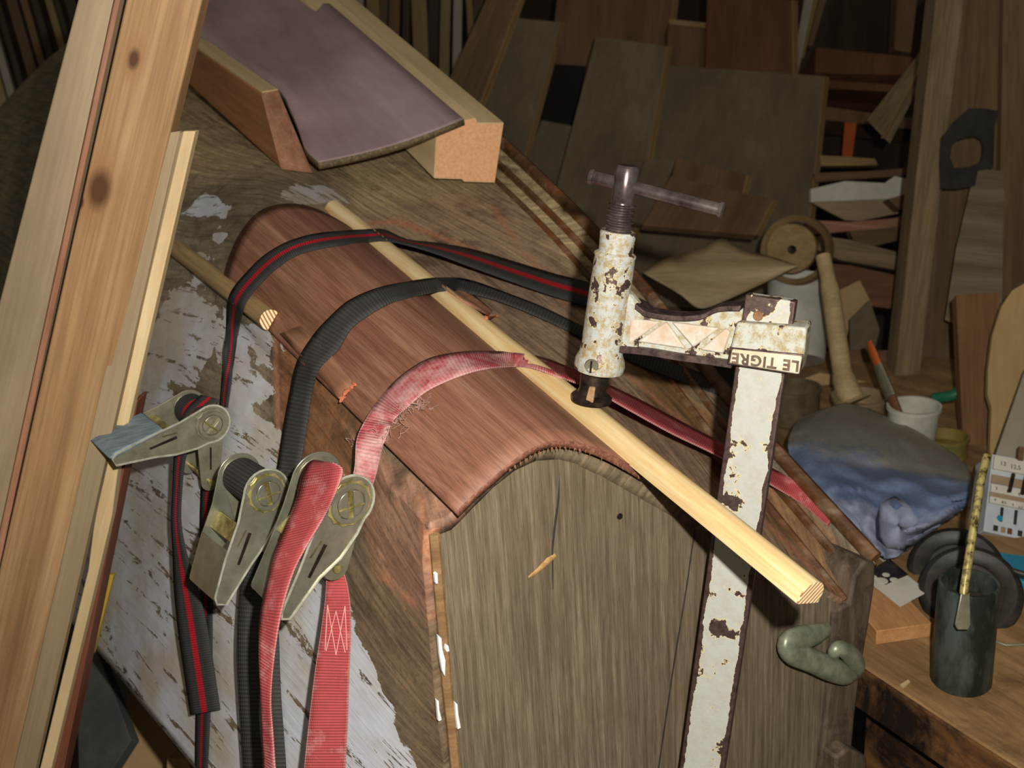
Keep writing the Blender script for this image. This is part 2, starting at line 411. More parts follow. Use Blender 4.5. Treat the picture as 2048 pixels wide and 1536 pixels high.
# finer across
hv = []; huv = []; KX = 8
NR = len(cols[0]); NCC = (NC - 1) * KX + 1
for i in range(NR):
    row = [c[i] for c in cols]
    for k in range(NCC):
        t = k / KX; j = min(int(t), NC - 2); u = t - j
        hv.append(row[j].lerp(row[j + 1], u))
axd = AX
for v in hv:
    q = v - Fl; huv.append((q.dot(AX), 0))
for i in range(NR):
    acc = 0
    for k in range(NCC):
        if k: acc += (hv[i * NCC + k] - hv[i * NCC + k - 1]).length
        huv[i * NCC + k] = (huv[i * NCC + k][0], acc)
hf = [[i * NCC + k, i * NCC + k + 1, (i + 1) * NCC + k + 1, (i + 1) * NCC + k] for i in range(NR - 1) for k in range(NCC - 1)]
HB = BVHTree.FromPolygons(hv, hf)

# the bent sheet
def sheet_mesh():
    vs = []; fs = []; N = len(arc); K = 24
    for k in range(K + 1):
        s = SL * k / K
        for i, p in enumerate(arc):
            vs.append(p.lerp(barc[i], k / K))
    return vs, [[k * N + i, k * N + i + 1, (k + 1) * N + i + 1, (k + 1) * N + i] for k in range(K) for i in range(N - 1)]
sv, sf = sheet_mesh()
SB = BVHTree.FromPolygons(sv, sf)
TREES = []
def hit(px, py, off=.002, which='both'):
    d = RAY(px, py); best = None
    for T in ([SB, HB] + TREES if which == 'both' else (HB,) if which == 'hull' else (SB,)):
        loc, nrm, idx, dist = T.ray_cast(CAM, d)
        if loc is not None and (best is None or dist < best[1]): best = (loc, dist)
    if best is None: return None
    return CAM + d * (best[1] - off)
def hd(px, py, off=.002, which='both'):
    h = hit(px, py, off, which)
    return proj(h)[2] if h is not None else None

boat = empty('boat_hull', onp(1280, 1400, P_PAN), 'upturned old wooden boat hull with flaking white paint and a grey end board', 'boat')

# hull colours: worn paint, bare and repaired wood, each a patch of its own
def seg_in(poly_, x, y):
    c = False; n = len(poly_)
    for i in range(n):
        x1, y1 = poly_[i]; x2, y2 = poly_[(i + 1) % n]
        if (y1 > y) != (y2 > y) and x < (x2 - x1) * (y - y1) / (y2 - y1) + x1: c = not c
    return c
def sdist(poly_, x, y):
    dm = 1e9; n = len(poly_)
    for i in range(n):
        x1, y1 = poly_[i]; x2, y2 = poly_[(i + 1) % n]
        dx, dy = x2 - x1, y2 - y1; L2 = dx * dx + dy * dy or 1
        t = max(0, min(1, ((x - x1) * dx + (y - y1) * dy) / L2))
        dm = min(dm, math.hypot(x - x1 - t * dx, y - y1 - t * dy))
    return dm if seg_in(poly_, x, y) else -dm
# (outline, colour, softness px)
PATCH = [
    ([(-600, -300), (900, -300), (1200, 300), (1300, 700), (620, 420), (380, 380), (200, 420), (-600, 300)], 'b39c74', 30),   # top, tan
    ([(-600, 150), (160, 60), (260, 300), (200, 700), (-600, 1200)], '6b6348', 60),     # far left grey green
    ([(300, 430), (400, 370), (520, 345), (640, 350), (700, 400), (560, 420), (470, 500), (440, 560), (330, 540)], '7f725c', 20),
    ([(680, 430), (1010, 370), (1700, 1210), (1440, 1050), (1290, 950)], 'a08468', 12),
    ([(240, 430), (340, 420), (450, 540), (545, 640), (545, 900), (300, 700)], '8a7c66', 20),  # bare grey wood high on the side
    ([(545, 640), (640, 760), (760, 880), (720, 1060), (600, 1050), (560, 880)], '8a6040', 8),   # brown repaired plank
    ([(700, 860), (840, 960), (930, 1010), (880, 1260), (830, 1230), (760, 1160), (720, 1080)], '96715a', 8),  # bare fresh wood
    ([(720, 1130), (780, 1180), (850, 1240), (890, 1320), (930, 2050), (820, 2050), (820, 1400), (760, 1320), (700, 1220)], '7d6850', 14),
    ([(1100, 520), (1160, 560), (1740, 1150), (1700, 1205), (1300, 800)], '7c5c3c', 8),
]
ORANGE = [([(548, 640), (562, 1000)], 5), ([(740, 1130), (860, 1235)], 5), ([(842, 1000), (850, 1120), (872, 1240)], 9),
          ([(690, 452), (795, 442), (950, 500), (1040, 545)], 4), ([(1220, 720), (1350, 830), (1425, 900)], 4),
          ([(1519, 1035), (1687, 1196)], 7), ([(1400, 880), (1500, 990)], 4), ([(1500, 1060), (1640, 1200)], 6), ([(990, 420), (1130, 610)], 3)]
GREYLINE = [([(1040, 660), (1130, 650)], 2), ([(1190, 640), (1440, 880)], 3)]
PAINT = [
    [(330, 560), (400, 550), (470, 620), (540, 650), (560, 900), (585, 1030), (690, 1180), (760, 1360), (830, 1500), (880, 1800), (930, 2050), (200, 2050), (0, 1200), (180, 800), (300, 640)],
    [(355, 430), (410, 385), (470, 405), (450, 440)], [(370, 520), (400, 500), (430, 520)], [(560, 640), (560, 700), (575, 720)],
    [(540, 388), (590, 362), (670, 378), (700, 408), (600, 412)], [(420, 470), (440, 450), (460, 470), (440, 490)]]
NOPAINT = [([(380, 560), (440, 600), (470, 700), (440, 660)], .5), ([(430, 690), (470, 760), (440, 850), (390, 800), (400, 720)], .7),
           ([(480, 640), (520, 700), (540, 760), (500, 760), (480, 700)], .6), ([(330, 700), (350, 760), (400, 800), (380, 830), (330, 770)], .6),
           ([(480, 790), (560, 800), (560, 850), (500, 850)], .5)]
tone = []; pnt = []; org = []
def hx(h): return Vector(lin(h)[:3])
PCOL = [(p, hx(c), s) for p, c, s in PATCH]
base0 = hx('7a6a52')
for v in hv:
    x, y, d = proj(v)
    nz = noise.noise(v * 9) * 14 + noise.noise(v * 31) * 9 + noise.noise(v * 90) * 5
    c = base0.copy()
    for p, cc, s in PCOL:
        sd = sdist(p, x, y) + nz
        a = max(0, min(1, .5 + sd / (2 * s))); c = c.lerp(cc, a)
    tone.append((c.x, c.y, c.z, 1))
    a = max(max(-1, min(1, (sdist(p, x, y) * (1 if i_ == 0 else 2.2) + nz + (0 if i_ == 0 else 4)) / 26)) for i_, p in enumerate(PAINT))
    for p, k in NOPAINT:
        sd = sdist(p, x, y) + nz
        if sd > -20: a = min(a, a - k * 1.6 * max(0, min(1, .5 + sd / 24)))
    pnt.append(a)
    o_ = 0
    for ln, wd in ORANGE:
        for (x1, y1), (x2, y2) in zip(ln, ln[1:]):
            dx, dy = x2 - x1, y2 - y1; t = max(0, min(1, ((x - x1) * dx + (y - y1) * dy) / (dx * dx + dy * dy)))
            dd = math.hypot(x - x1 - t * dx, y - y1 - t * dy) + nz * .25
            o_ = max(o_, max(0, min(1, 1.3 - dd / wd)))
    org.append(o_)
b = NB('hull_planking')
uvn = b.N('ShaderNodeUVMap')
def uvmap(sx, sy, seed):
    m_ = b.N('ShaderNodeMapping'); m_.inputs['Scale'].default_value = (sx, sy, 1); m_.inputs['Location'].default_value = (seed, seed * 2, 0)
    b.L(uvn.outputs[0], m_.inputs[0]); return m_.outputs[0]
at = b.N('ShaderNodeAttribute', attribute_name='tone'); ap = b.N('ShaderNodeAttribute', attribute_name='paint'); ao = b.N('ShaderNodeAttribute', attribute_name='bare')
g1 = b.noise(uvmap(9, 120, 1), 1, 6, .65, .5); g2 = b.noise(uvmap(26, 60, 3), 1, 8, .72, .4); g3 = b.noise(b.coord(scale=(16,) * 3), 1, 8, .7, .3)
g4 = b.noise(b.coord(scale=(220,) * 3), 1, 3, .6)
c = b.mix(.75, at.outputs['Color'], b.ramp(g1, [(.32, .38), (.68, 1.5)]), 'MULTIPLY')
c = b.mix(.8, c, b.ramp(g2, [(.3, .5), (.7, 1.3)]), 'MULTIPLY')
c = b.mix(b.ramp(g3, [(.54, 0.0), (.68, .7)]), c, '3a2e24')
c = b.mix(b.ramp(g4, [(.3, .35), (.5, 0.0)]), c, '2c241c')
c = b.mix(b.math('MULTIPLY', ao.outputs['Fac'], .9), c, b.ramp(g4, [(.3, '946044'), (.7, 'b98463')]))
g5 = b.noise(uvmap(14, 55, 6), 1, 5, .6, .2)
pv = b.math('ADD', ap.outputs['Fac'], b.math('MULTIPLY', b.math('SUBTRACT', g3, .52), 2.2))
pv = b.math('ADD', pv, b.math('MULTIPLY', b.math('SUBTRACT', g5, .5), 1.6))
g6 = b.noise(uvmap(7, 70, 12), 1, 7, .7, .8); g7 = b.noise(uvmap(50, 90, 15), 1, 5, .7)
fl6 = b.math('MULTIPLY', b.ramp(g6, [(.545, 0.0), (.60, 1.0)]), b.ramp(g7, [(.44, 0.0), (.5, 1.0)]))
pv = b.math('SUBTRACT', pv, b.math('MULTIPLY', fl6, 1.4))
pf = b.ramp(pv, [(.26, 0.0), (.31, 1.0)])
pcol = b.mix(b.ramp(b.noise(b.coord(scale=(7,) * 3, seed=3), 1, 4, .6), [(.4, 0.0), (.6, 1.0)]), 'b9b0a0', 'ced0d6')
pcol = b.mix(.35, pcol, b.ramp(g2, [(.3, .6), (.6, 1.1)]), 'MULTIPLY')
c = b.mix(pf, c, pcol)
hm = b.fin(c, b.ramp(pf, [(0, .6), (1, .5)]), b.math('ADD', g1, b.math('MULTIPLY', pf, 1.4)), .5, 0, .3, .0012)
pl = mesh('planking', hv, hf, hm, boat, frame(Fl, AX, ZV), uvs=huv, attrs={'tone': tone, 'paint': pnt, 'bare': org}, fixn=False, smooth=60)
# thickness inward
n0 = pl.data.polygons[len(pl.data.polygons) // 2].normal
wn = pl.matrix_world.to_3x3() @ n0
ctr = pl.matrix_world @ pl.data.polygons[len(pl.data.polygons) // 2].center
sm = pl.modifiers.new('s', 'SOLIDIFY'); sm.thickness = .012; sm.offset = -1 if wn.dot(CAM - ctr) > 0 else 1

# transom board
def pan(x, y, back=0): return onp(x, y, P_PAN) + nh * back
inner = [(955, 2050), (930, 1720), (914, 1536), (897, 1400), (884, 1250), (874, 1120), (876, 1060)]
pp = [pan(x, y) for x, y in inner] + [p - ZV * .012 for p in s0a[1:-1]] + [pan(1296, 968), pan(1450, 1066), pan(1692, 1218), pan(1662, 1400), pan(1640, 1536), pan(1600, 2050)]
pp = [p + nh * .002 for p in pp]
panel = MB().prism(pp, nh * .018).build('transom_board', M['grey_panel'], boat, frame(pan(1250, 1250), -ZV, nh.cross(ZV)))
panel['label'] = 'weathered grey end board with fine vertical grain and cracks'
# cracks, knot and the little glue smear on it
MB().tube([pan(x, y, .0015) for x, y in ((1122, 912), (1118, 1000), (1110, 1060), (1106, 1100), (1108, 1180))], [.0006, .0011, .0012, .001, .0003], 6).build('crack', M['black_rubber'], boat)
MB().tube([pan(x, y, .0017) for x, y in ((1392, 1060), (1375, 1180), (1350, 1330), (1325, 1500), (1310, 1600))], .0007, 6).build('crack', M['black_rubber'], boat)
MB().tube([pan(x, y, .001) for x, y in ((1058, 1156), (1080, 1140), (1098, 1122), (1112, 1112))], [.001, .0025, .003, .0022], 8, flat=.5).build('glue_smear', plain('glue', '8c6a38', 'b08a50', 200, .7), boat)
MB().lathe(pan(1240, 1033, .0005), -nh, [(0, .0028), (.001, .0024)], 12).build('knot', M['dark'], boat)
# bead along the left edge of the end board with white paint chips
bead = [pan(x, y, -.002) for x, y in ((866, 1066), (876, 1180), (884, 1270), (892, 1370), (902, 1460), (909, 1536), (930, 1720), (950, 2000))]
MB().tube(smooth_path(bead, 5), .0042, 8, flat=.7).build('edge_bead', wood('bead_wood', '6b5034', 'a98860', '8c6c48', along=8, across=80, seed=31), boat)
for i, q in enumerate([[(861, 1140), (867, 1138), (868, 1160), (863, 1160)], [(868, 1262), (875, 1268), (877, 1290), (883, 1312), (882, 1345), (876, 1332), (871, 1300)], [(884, 1281), (889, 1283), (891, 1294), (885, 1296), (882, 1289)],
          [(865, 1391), (870, 1393), (871, 1410), (876, 1430), (869, 1434), (867, 1412)], [(902, 1396), (907, 1399), (909, 1420), (914, 1446), (907, 1450), (904, 1425)]]):
    pts = [pan(x, y, -.0075) for x, y in q]
    ch = MB().prism(pts, nh * .004).build('paint_chip', M['whitechip'], boat, bevel=.0006)
    ch['label'] = 'white paint chip'
# rail lip down the right of the end board (stem piece)
rp = [(1664, 1218), (1692, 1204), (1704, 1150), (1722, 1118), (1746, 1122), (1744, 1170), (1730, 1260), (1716, 1340), (1706, 1420), (1690, 1600), (1640, 2000), (1590, 2000), (1626, 1600), (1648, 1420)]
MB().prism([pan(x, y, -.004) for x, y in rp], nh * .05).build('corner_post', M['post_old'], boat, frame(pan(1690, 1300), -ZV, nh.cross(ZV)), bevel=.003)
MB().prism([pan(x, y, -.022) for x, y in ((1641, 1492), (1668, 1474), (1702, 1490), (1706, 1600), (1700, 1800), (1640, 1800))], nh * .03).build('corner_block', M['post_old'], boat, frame(pan(1670, 1560, -.02), -ZV, nh.cross(ZV)), bevel=.003)
# rail: two beads along the right edge
def rowpt(t, k): return cols[k][min(int(t * 45), len(cols[0]) - 1)]
c_in = NC - 3; c_out = NC - 1
r1 = [rowpt(t, c_out) + ZV * .004 for t in [i * .1 for i in range(41)]]
MB().tube(r1, .009, 10, flat=.8).build('rail_bead', M['rail'], boat)
r2 = [rowpt(t, c_in) + ZV * .001 for t in [i * .1 for i in range(41)]]
MB().tube(r2, .0042, 8).build('rail_fillet', M['rail'], boat)
r3 = [rowpt(t, NC - 2) + ZV * .002 for t in [i * .1 for i in range(41)]]
MB().tube(r3, .006, 8, flat=.7).build('rail_fillet', M['rail'], boat)
# bronze fairlead on the end board
fb = empty('fairlead', pan(1610, 1290), None, None); par(fb, boat); fb['label'] = 'curled greenish bronze fairlead'
def pf_(x, y, o): return pan(x, y, -o)
def srad(r, k=6):
    return [q.x for q in smooth_path([Vector((a_, 0, 0)) for a_ in r], k)]
MB().tube(smooth_path([pf_(1646, 1256, .004), pf_(1616, 1262, .008), pf_(1580, 1266, .011), pf_(1556, 1274, .013), pf_(1564, 1290, .014), pf_(1600, 1306, .014), pf_(1640, 1324, .013), pf_(1674, 1337, .011), pf_(1702, 1343, .008)], 6),
          srad([.008, .011, .0125, .0125, .0125, .012, .0125, .011, .004]), 24, flat=.7).build('body', M['bronze'], fb)
MB().tube(smooth_path([pf_(1704, 1338, .008), pf_(1696, 1318, .012), pf_(1680, 1298, .015), pf_(1662, 1284, .017), pf_(1648, 1280, .018), pf_(1642, 1290, .017), pf_(1652, 1304, .012)], 6),
          srad([.006, .010, .010, .0085, .0075, .006, .004]), 20, flat=.8).build('horn', M['bronze'], fb)

# ------------------------------------------------------------------ bent sheet
suv = None
sh = mesh('bent_plywood_sheet', sv, sf, M['sapele'], None, frame(Fl + AX * .25, barc[20] - arc[20], (arc[-1] - arc[0])), smooth=80, fixn=False)
q = sh.data.polygons[30]; wn = sh.matrix_world.to_3x3() @ q.normal
sm = sh.modifiers.new('s', 'SOLIDIFY'); sm.thickness = .0062; sm.offset = -1 if wn.dot(ZV) > 0 else 1
sh.data.materials.append(M['sapele_edge']); sm.material_offset_rim = 1
tag(sh, 'reddish brown plywood sheet bent over the ridge of the boat', 'plywood')
# frayed fibres hang from its front lower edge
fm = MB()
for i in range(110):
    e = random.uniform(.3, .98); p = arc[int(e * (len(arc) - 1))] - ZV * .0062 + nh * random.uniform(-.0005, .001)
    l = random.uniform(.0004, .0028) ** 1.0
    fm.tube([p + ZV * .001, p - ZV * l + arc[1].lerp(arc[0], 0).cross(ZV).normalized() * random.uniform(-.001, .001)], [.00022, .00008], 4)
fr_ = fm.build('frayed_fibres', M['veneer'], sh); fr_['kind'] = 'stuff'

# half-round dowels -------------------------------------------------
def half_round(name, a, b_, r, up, m, mend, label, cat, flat_at=-.25):
    t = (b_ - a).normalized(); up = (up - t * up.dot(t)).normalized(); sd = t.cross(up)
    prof = [(cos(an) * r, sin(an) * r) for an in [pi * k / 14 for k in range(15)]]
    prof = [(x, y) for x, y in prof] + [(-r * .98, flat_at * r), (r * .98, flat_at * r)]
    K = 14; vs = []; fs = []; n = len(prof)
    for k in range(K + 1):
        p = a.lerp(b_, k / K) + up * .0006 * noise.noise(Vector((k * .9, 0, 1)))
        vs += [p + sd * x + up * y for x, y in prof]
    fs = [[k * n + i, k * n + (i + 1) % n, (k + 1) * n + (i + 1) % n, (k + 1) * n + i] for k in range(K) for i in range(n)]
    TREES.append(BVHTree.FromPolygons(vs, fs))
    o = mesh(name, vs, fs, m, None, frame((a + b_) / 2, t, up), smooth=50)
    for p, s_ in ((a, -1), (b_, 1)):
        pts = [p + t * s_ * .0002 + sd * x + up * y for x, y in prof]
        MB().prism(pts, -t * s_ * .001).build('end_grain', mend, o, frame(p, up + sd * .6, t))
    return tag(o, label, cat)
endm = NB('ringed_end_grain')
v_ = endm.coord(scale=(1, 1, 1))
wv = endm.N('ShaderNodeTexWave'); wv.inputs['Scale'].default_value = 90; wv.inputs['Distortion'].default_value = 1.2; wv.bands_direction = 'Z'
endm.L(v_, wv.inputs['Vector'])
M['rings'] = endm.fin(endm.ramp(wv.outputs['Fac'], [(.25, 'a8693a'), (.5, 'f2d6a2'), (1, 'f8e4b8')]), .7)
dUP = ZV * .003
upR = (ZV + (arc[-1] - arc[0]).normalized() * .35)
dA = W(1622, 1196, .745); dB = W(668, 424, 1.30)
half_round('half_round_dowel', dA + dUP * .5, dB + dUP, .0115, upR, M['dowel'], M['rings'], 'long pale pine half-round strip over the right edge of the bent sheet', 'wood strip', -.5)
upL = (ZV * .6 - (arc[-1] - arc[0]).normalized() * .9)
l0 = hit(540, 640, .010); l1 = hit(352, 497, .011)
half_round('half_round_dowel', l0, l1, .0105, upL - nh * .4, M['dowel_old'], M['rings'], 'short half-round strip with ringed end, under the red-striped strap', 'wood strip', -.3)
# torn veneer strips
def skin(name, pts, th, m, off=.0022, **k):
    p = [hit(x, y, off) for x, y in pts]
    c = sum(p, Vector()) / len(p); n = Vector()
    for i in range(len(p)): n += (p[i] - c).cross(p[(i + 1) % len(p)] - c)
    n.normalize(); n = -n if n.dot(c - CAM) < 0 else n
    return MB().prism(p, n * th).build(name, m, k.get('parent'), frame(c, p[1] - p[0], n.cross(p[1] - p[0])), bevel=.0003)
def sstrip(name, A_, B_, m, off=.003, th=.0012, parent=None, K=10):
    """thin strip between two pixel polylines, laid on what lies below"""
    vs = []; n = len(A_)
    for (xa, ya), (xb, yb) in zip(A_, B_):
        for e in range(5):
            u = e / 4; vs.append(hit(xa + (xb - xa) * u, ya + (yb - ya) * u, off))
    fs = [[i * 5 + e, i * 5 + e + 1, (i + 1) * 5 + e + 1, (i + 1) * 5 + e] for i in range(n - 1) for e in range(4)]
    TREES.append(BVHTree.FromPolygons(vs, fs))
    o = mesh(name, vs, fs, m, parent, frame(vs[0], vs[-5] - vs[0], vs[4] - vs[0]))
    s_ = o.modifiers.new('s', 'SOLIDIFY'); s_.thickness = th; s_.offset = 0
    return o
vs_ = sstrip('veneer_strip', [(560, 668), (590, 700), (630, 740), (665, 780), (680, 800)], [(600, 652), (630, 680), (665, 712), (700, 755), (708, 770)], M['veneer'])
tag(vs_, 'thin brown veneer strip with torn orange end, under the plain black strap', 'veneer')
def torn(parent, pts, n=16, r=.0035):
    m_ = MB().tube([hit(*q, .0045) for q in pts], .0009, 6)
    for i in range(n):
        t = random.random() * (len(pts) - 1); j = int(t); u = t - j
        p = hit(pts[j][0] + (pts[j + 1][0] - pts[j][0]) * u, pts[j][1] + (pts[j + 1][1] - pts[j][1]) * u, .005)
        d_ = Vector((random.uniform(-1, 1), random.uniform(-1, 1), random.uniform(-.3, 1))) * r
        m_.tube([p - d_ * .6, p, p + d_], [r * .25, r * .5, r * .08], 6)
    return m_.build('torn_end', M['orange'], parent)
t_ = torn(vs_, [(682, 802), (690, 786), (710, 768)]); t_['label'] = 'torn orange end'
v2_ = sstrip('veneer_strip', [(862, 556), (900, 585), (940, 610), (978, 632)], [(905, 560), (935, 580), (960, 600), (985, 622)], M['veneer'], off=.0035)
tag(v2_, 'small torn veneer scrap beside the long pale strip, past the black strap', 'veneer')
torn(v2_, [(972, 636), (992, 632)], 10)

# ------------------------------------------------------------------ ratchet straps
DK = 1.0
def WK(x, y, d): return W(x, y, d * DK)
def resolve(st):
    """st: (x1,y1,x2,y2,d1,d2) with d: number, 'h' on what lies below, None interpolated"""
    P = []
    for (x1, y1, x2, y2, d1, d2) in st:
        r = []
        for x, y, d in ((x1, y1, d1), (x2, y2, d2)):
            if isinstance(d, (int, float)) and d < 1.12:
                d = d * DK; q = hd(x, y, .004, 'hull')
                if q: d = min(d, q)
            if isinstance(d, str) and d[0] == 'a': d = float(d[1:])
            if isinstance(d, str):
                off = float(d[1:]) if len(d) > 1 else .0025
                d = hd(x, y, off)
            r.append([x, y, d])
        P.append(r)
    for s_ in (0, 1):
        known = [i for i, r in enumerate(P) if r[s_][2] is not None]
        for i, r in enumerate(P):
            if r[s_][2] is None:
                lo = max([k for k in known if k < i], default=known[0]); hi_ = min([k for k in known if k > i], default=known[-1])
                if lo == hi_: r[s_][2] = P[lo][s_][2]
                else:
                    # linear in 1/d = straight in space
                    u = (i - lo) / (hi_ - lo); r[s_][2] = 1 / ((1 - u) / P[lo][s_][2] + u / P[hi_][s_][2])
    return P
def ribbon(name, st, m, parent, th=.0014, k=8, width=None, fix=None):
    P = resolve(st)
    a = [W(*r[0]) for r in P]; b_ = [W(*r[1]) for r in P]
    a = smooth_path(a, k); b_ = smooth_path(b_, k)
    n = len(a); vs = []; uv = []; acc = 0
    for i in range(n):
        if i: acc += ((a[i] + b_[i]) / 2 - (a[i - 1] + b_[i - 1]) / 2).length
        for e in range(5):
            p = a[i].lerp(b_[i], e / 4)
            qx, qy, qd = proj(p); h_ = hd(qx, qy, .0016)
            if h_ is not None and h_ < qd < h_ + .06: p = W(qx, qy, h_)
            vs.append(p); uv.append((e / 4, acc))
    fs = [[i * 5 + e, i * 5 + e + 1, (i + 1) * 5 + e + 1, (i + 1) * 5 + e] for i in range(n - 1) for e in range(4)]
    o = mesh(name, vs, fs, m, parent, uvs=uv, smooth=70, fixn=False)
    s_ = o.modifiers.new('s', 'SOLIDIFY'); s_.thickness = th; s_.offset = 0
    return o
def ratchet(name, near, far, tip, foot, r, parent, col='steel', grip=None, hw=1.0, web=None, frame_d=.9, flen=None):
    """near / far plate centres, handle tip and frame end on the near side (all 3D)"""
    w_ = (far - near); wl = w_.length; z = w_.normalized()
    h = tip - near; h = h - z * h.dot(z); hl = h.length; x = h.normalized(); y = z.cross(x)
    g = foot - near; g = g - z * g.dot(z); gl = g.length; gx = g.normalized(); gy = z.cross(gx)
    if y.dot(gx) < 0: y = -y       # y points to the frame side
    t = .0014
    def plate(o, prof, xx, yy, dz, th=t):
        return MB().prism([o + xx * a_ + yy * b_ + z * dz for a_, b_ in prof], z * th)
    # handle plate: round head, narrowing to the tip
    def hprof(s=1.0):
        P = [(cos(an) * r * 1.12 * s, sin(an) * r * 1.12 * s) for an in [R(70) + R(220) * k / 16 for k in range(17)]]
        P += [(hl * .30, -r * .80), (hl * .62, -r * .62 * hw), (hl * .95, -r * .42 * hw), (hl, -r * .22 * hw), (hl * .985, r * .18 * hw), (hl * .62, r * .55 * hw), (hl * .42, r * .95), (hl * .2, r * 1.1)]
        return P
    hd_ = empty('handle', near, None, None); par(hd_, parent)
    m1 = MB()
    for dz in (0, wl - t): m1.add(*[(lambda q: (q.v, q.f))(plate(near, hprof(), x, y, dz))][0])
    m1.build('side_plates', M[col], hd_, bevel=.0005)
    # rolled rim round the near plate
    hp = hprof(); MB().tube([near + x * a_ + y * b_ - z * .0004 for a_, b_ in hp + hp[:1]], .0011, 6, cap=False).build('rolled_rim', M['bright'], hd_)
    m2 = MB().prism([near + x * a_ + y * b_ - z * .0006 for a_, b_ in ((hl * .36, -r * .12), (hl * .64, -r * .05), (hl * .64, r * .08), (hl * .36, r * .05))], z * .0004)
    m2.build('slot', M['dark'], hd_)
    # web joining the plates along the back (camera side) edge of the handle
    m3 = MB()
    m3.prism([near + x * hl * .55 - y * r * .66 * hw, near + x * hl * .97 - y * r * .40 * hw, near + x * hl * .99 - y * r * .30 * hw, near + x * hl * .56 - y * r * .56 * hw], z * wl)
    m3.build('back_plate', M[grip or col], hd_, bevel=.0006)
    if grip:
        gp = MB().prism([near + x * hl * .46 - y * r * .82 - z * .0005, near + x * hl * .95 - y * r * .58 - z * .0005, near + x * hl * 1.03 - y * r * .34 - z * .0005,
                         near + x * hl * 1.0 - y * r * .22 - z * .0005, near + x * hl * .48 - y * r * .60 - z * .0005], z * (wl * 1.0)).build('grip', M[grip], hd_, bevel=.003)
        gp['label'] = 'blue-grey grip'
    # release pawl: bar with spring
    m4 = MB().prism([near + x * hl * .34 - y * r * .35, near + x * hl * .5 - y * r * .45, near + x * hl * .5 - y * r * .3, near + x * hl * .34 - y * r * .2], z * wl)
    m4.build('pawl', M['gold'], hd_, bevel=.0005)
    # frame plates
    fp = empty('frame', near, None, None); par(fp, parent)
    fr_w = r * .62
    prof = [(cos(an) * fr_w * .9 + gl - fr_w * .9, sin(an) * fr_w * .9) for an in [R(-90) + R(180) * k / 10 for k in range(11)]]
    prof += [(cos(an) * r * .95, sin(an) * r * .95) for an in [R(60) + R(240) * k / 12 for k in range(13)]]
    m5 = MB()
    for dz in (t * 1.2, wl - 2.2 * t): q_ = plate(near, prof, gx, gy, dz); m5.add(q_.v, q_.f)
    m5.build('side_plates', M[col + '_dull' if col + '_dull' in M else col], fp, bevel=.0004)
    MB().lathe(near + gx * (gl - fr_w * .9) - z * .0005, z, [(-.0012, .0022), (-.0008, .0036), (.002, .0036), (.002, .0024), (wl, .0024), (wl + .001, .0036)], 16).build('bolt', M['gold'], fp)
    m6 = MB().prism([near + gx * gl * .35 + gy * -.0008 + z * .0006, near + gx * gl * .68 + gy * -.0008 + z * .0006, near + gx * gl * .68 + gy * .0008 + z * .0006, near + gx * gl * .35 + gy * .0008 + z * .0006], z * .0005)
    m6.build('slot', M['dark'], fp)
    # ratchet wheels with teeth, near and far
    for dz in (-.0022, wl + .0004):
        m7 = MB()
        q = []
        for k in range(26):
            an = 2 * pi * k / 26; rr = r * (.98 if k % 2 else .90)
            q.append(near + z * dz + (x * cos(an) + y * sin(an)) * rr)
        m7.prism(q, z * .0018); m7.build('ratchet_wheel', M['gold'] if col == 'steel' else M[col], parent, bevel=.0003)
    MB().lathe(near - z * .003, z, [(.0014, r * .60), (-.0012, r * .62), (-.0014, r * .80), (.0012, r * .84)], 32, cap=False).build('hub_ring', M[col], parent)
    # split spool: two half-round bars with a slot
    an0 = R(35); ux = x * cos(an0) + y * sin(an0); uy = x * -sin(an0) + y * cos(an0); m8 = MB()
    for s_ in (1, -1):
        pr = [(cos(an) * r * .56, (sin(an) * r * .44 + r * .12) * s_) for an in [pi * k / 10 for k in range(11)]]
        m8.prism([near + ux * a_ + uy * b_ - z * .0045 for a_, b_ in pr], z * (wl + .009))
    m8.build('split_spool', M[col], parent, bevel=.0006)
    m9 = MB().tube([near - z * .005 + ux * r * .1 - uy * r * .55, near - z * .005 + ux * r * .1 + uy * r * .55], .0009, 6)
    m9.build('cotter_pin', M['gold'], parent)
    if web:
        # webbing wound on the spool
        vs = []; uv = []; n = 40; rr = r * .93
        wm = MB(); prof = [(wl * .06, rr * .4), (wl * .07, rr), (wl * .93, rr), (wl * .94, rr * .4)]
        o = MB().lathe(near, z, prof, 40).build('wound_webbing', M[web], parent,
            uvs=[((pr[0] / wl), 2 * pi * rr * k / 40) for pr in prof for k in range(40)])

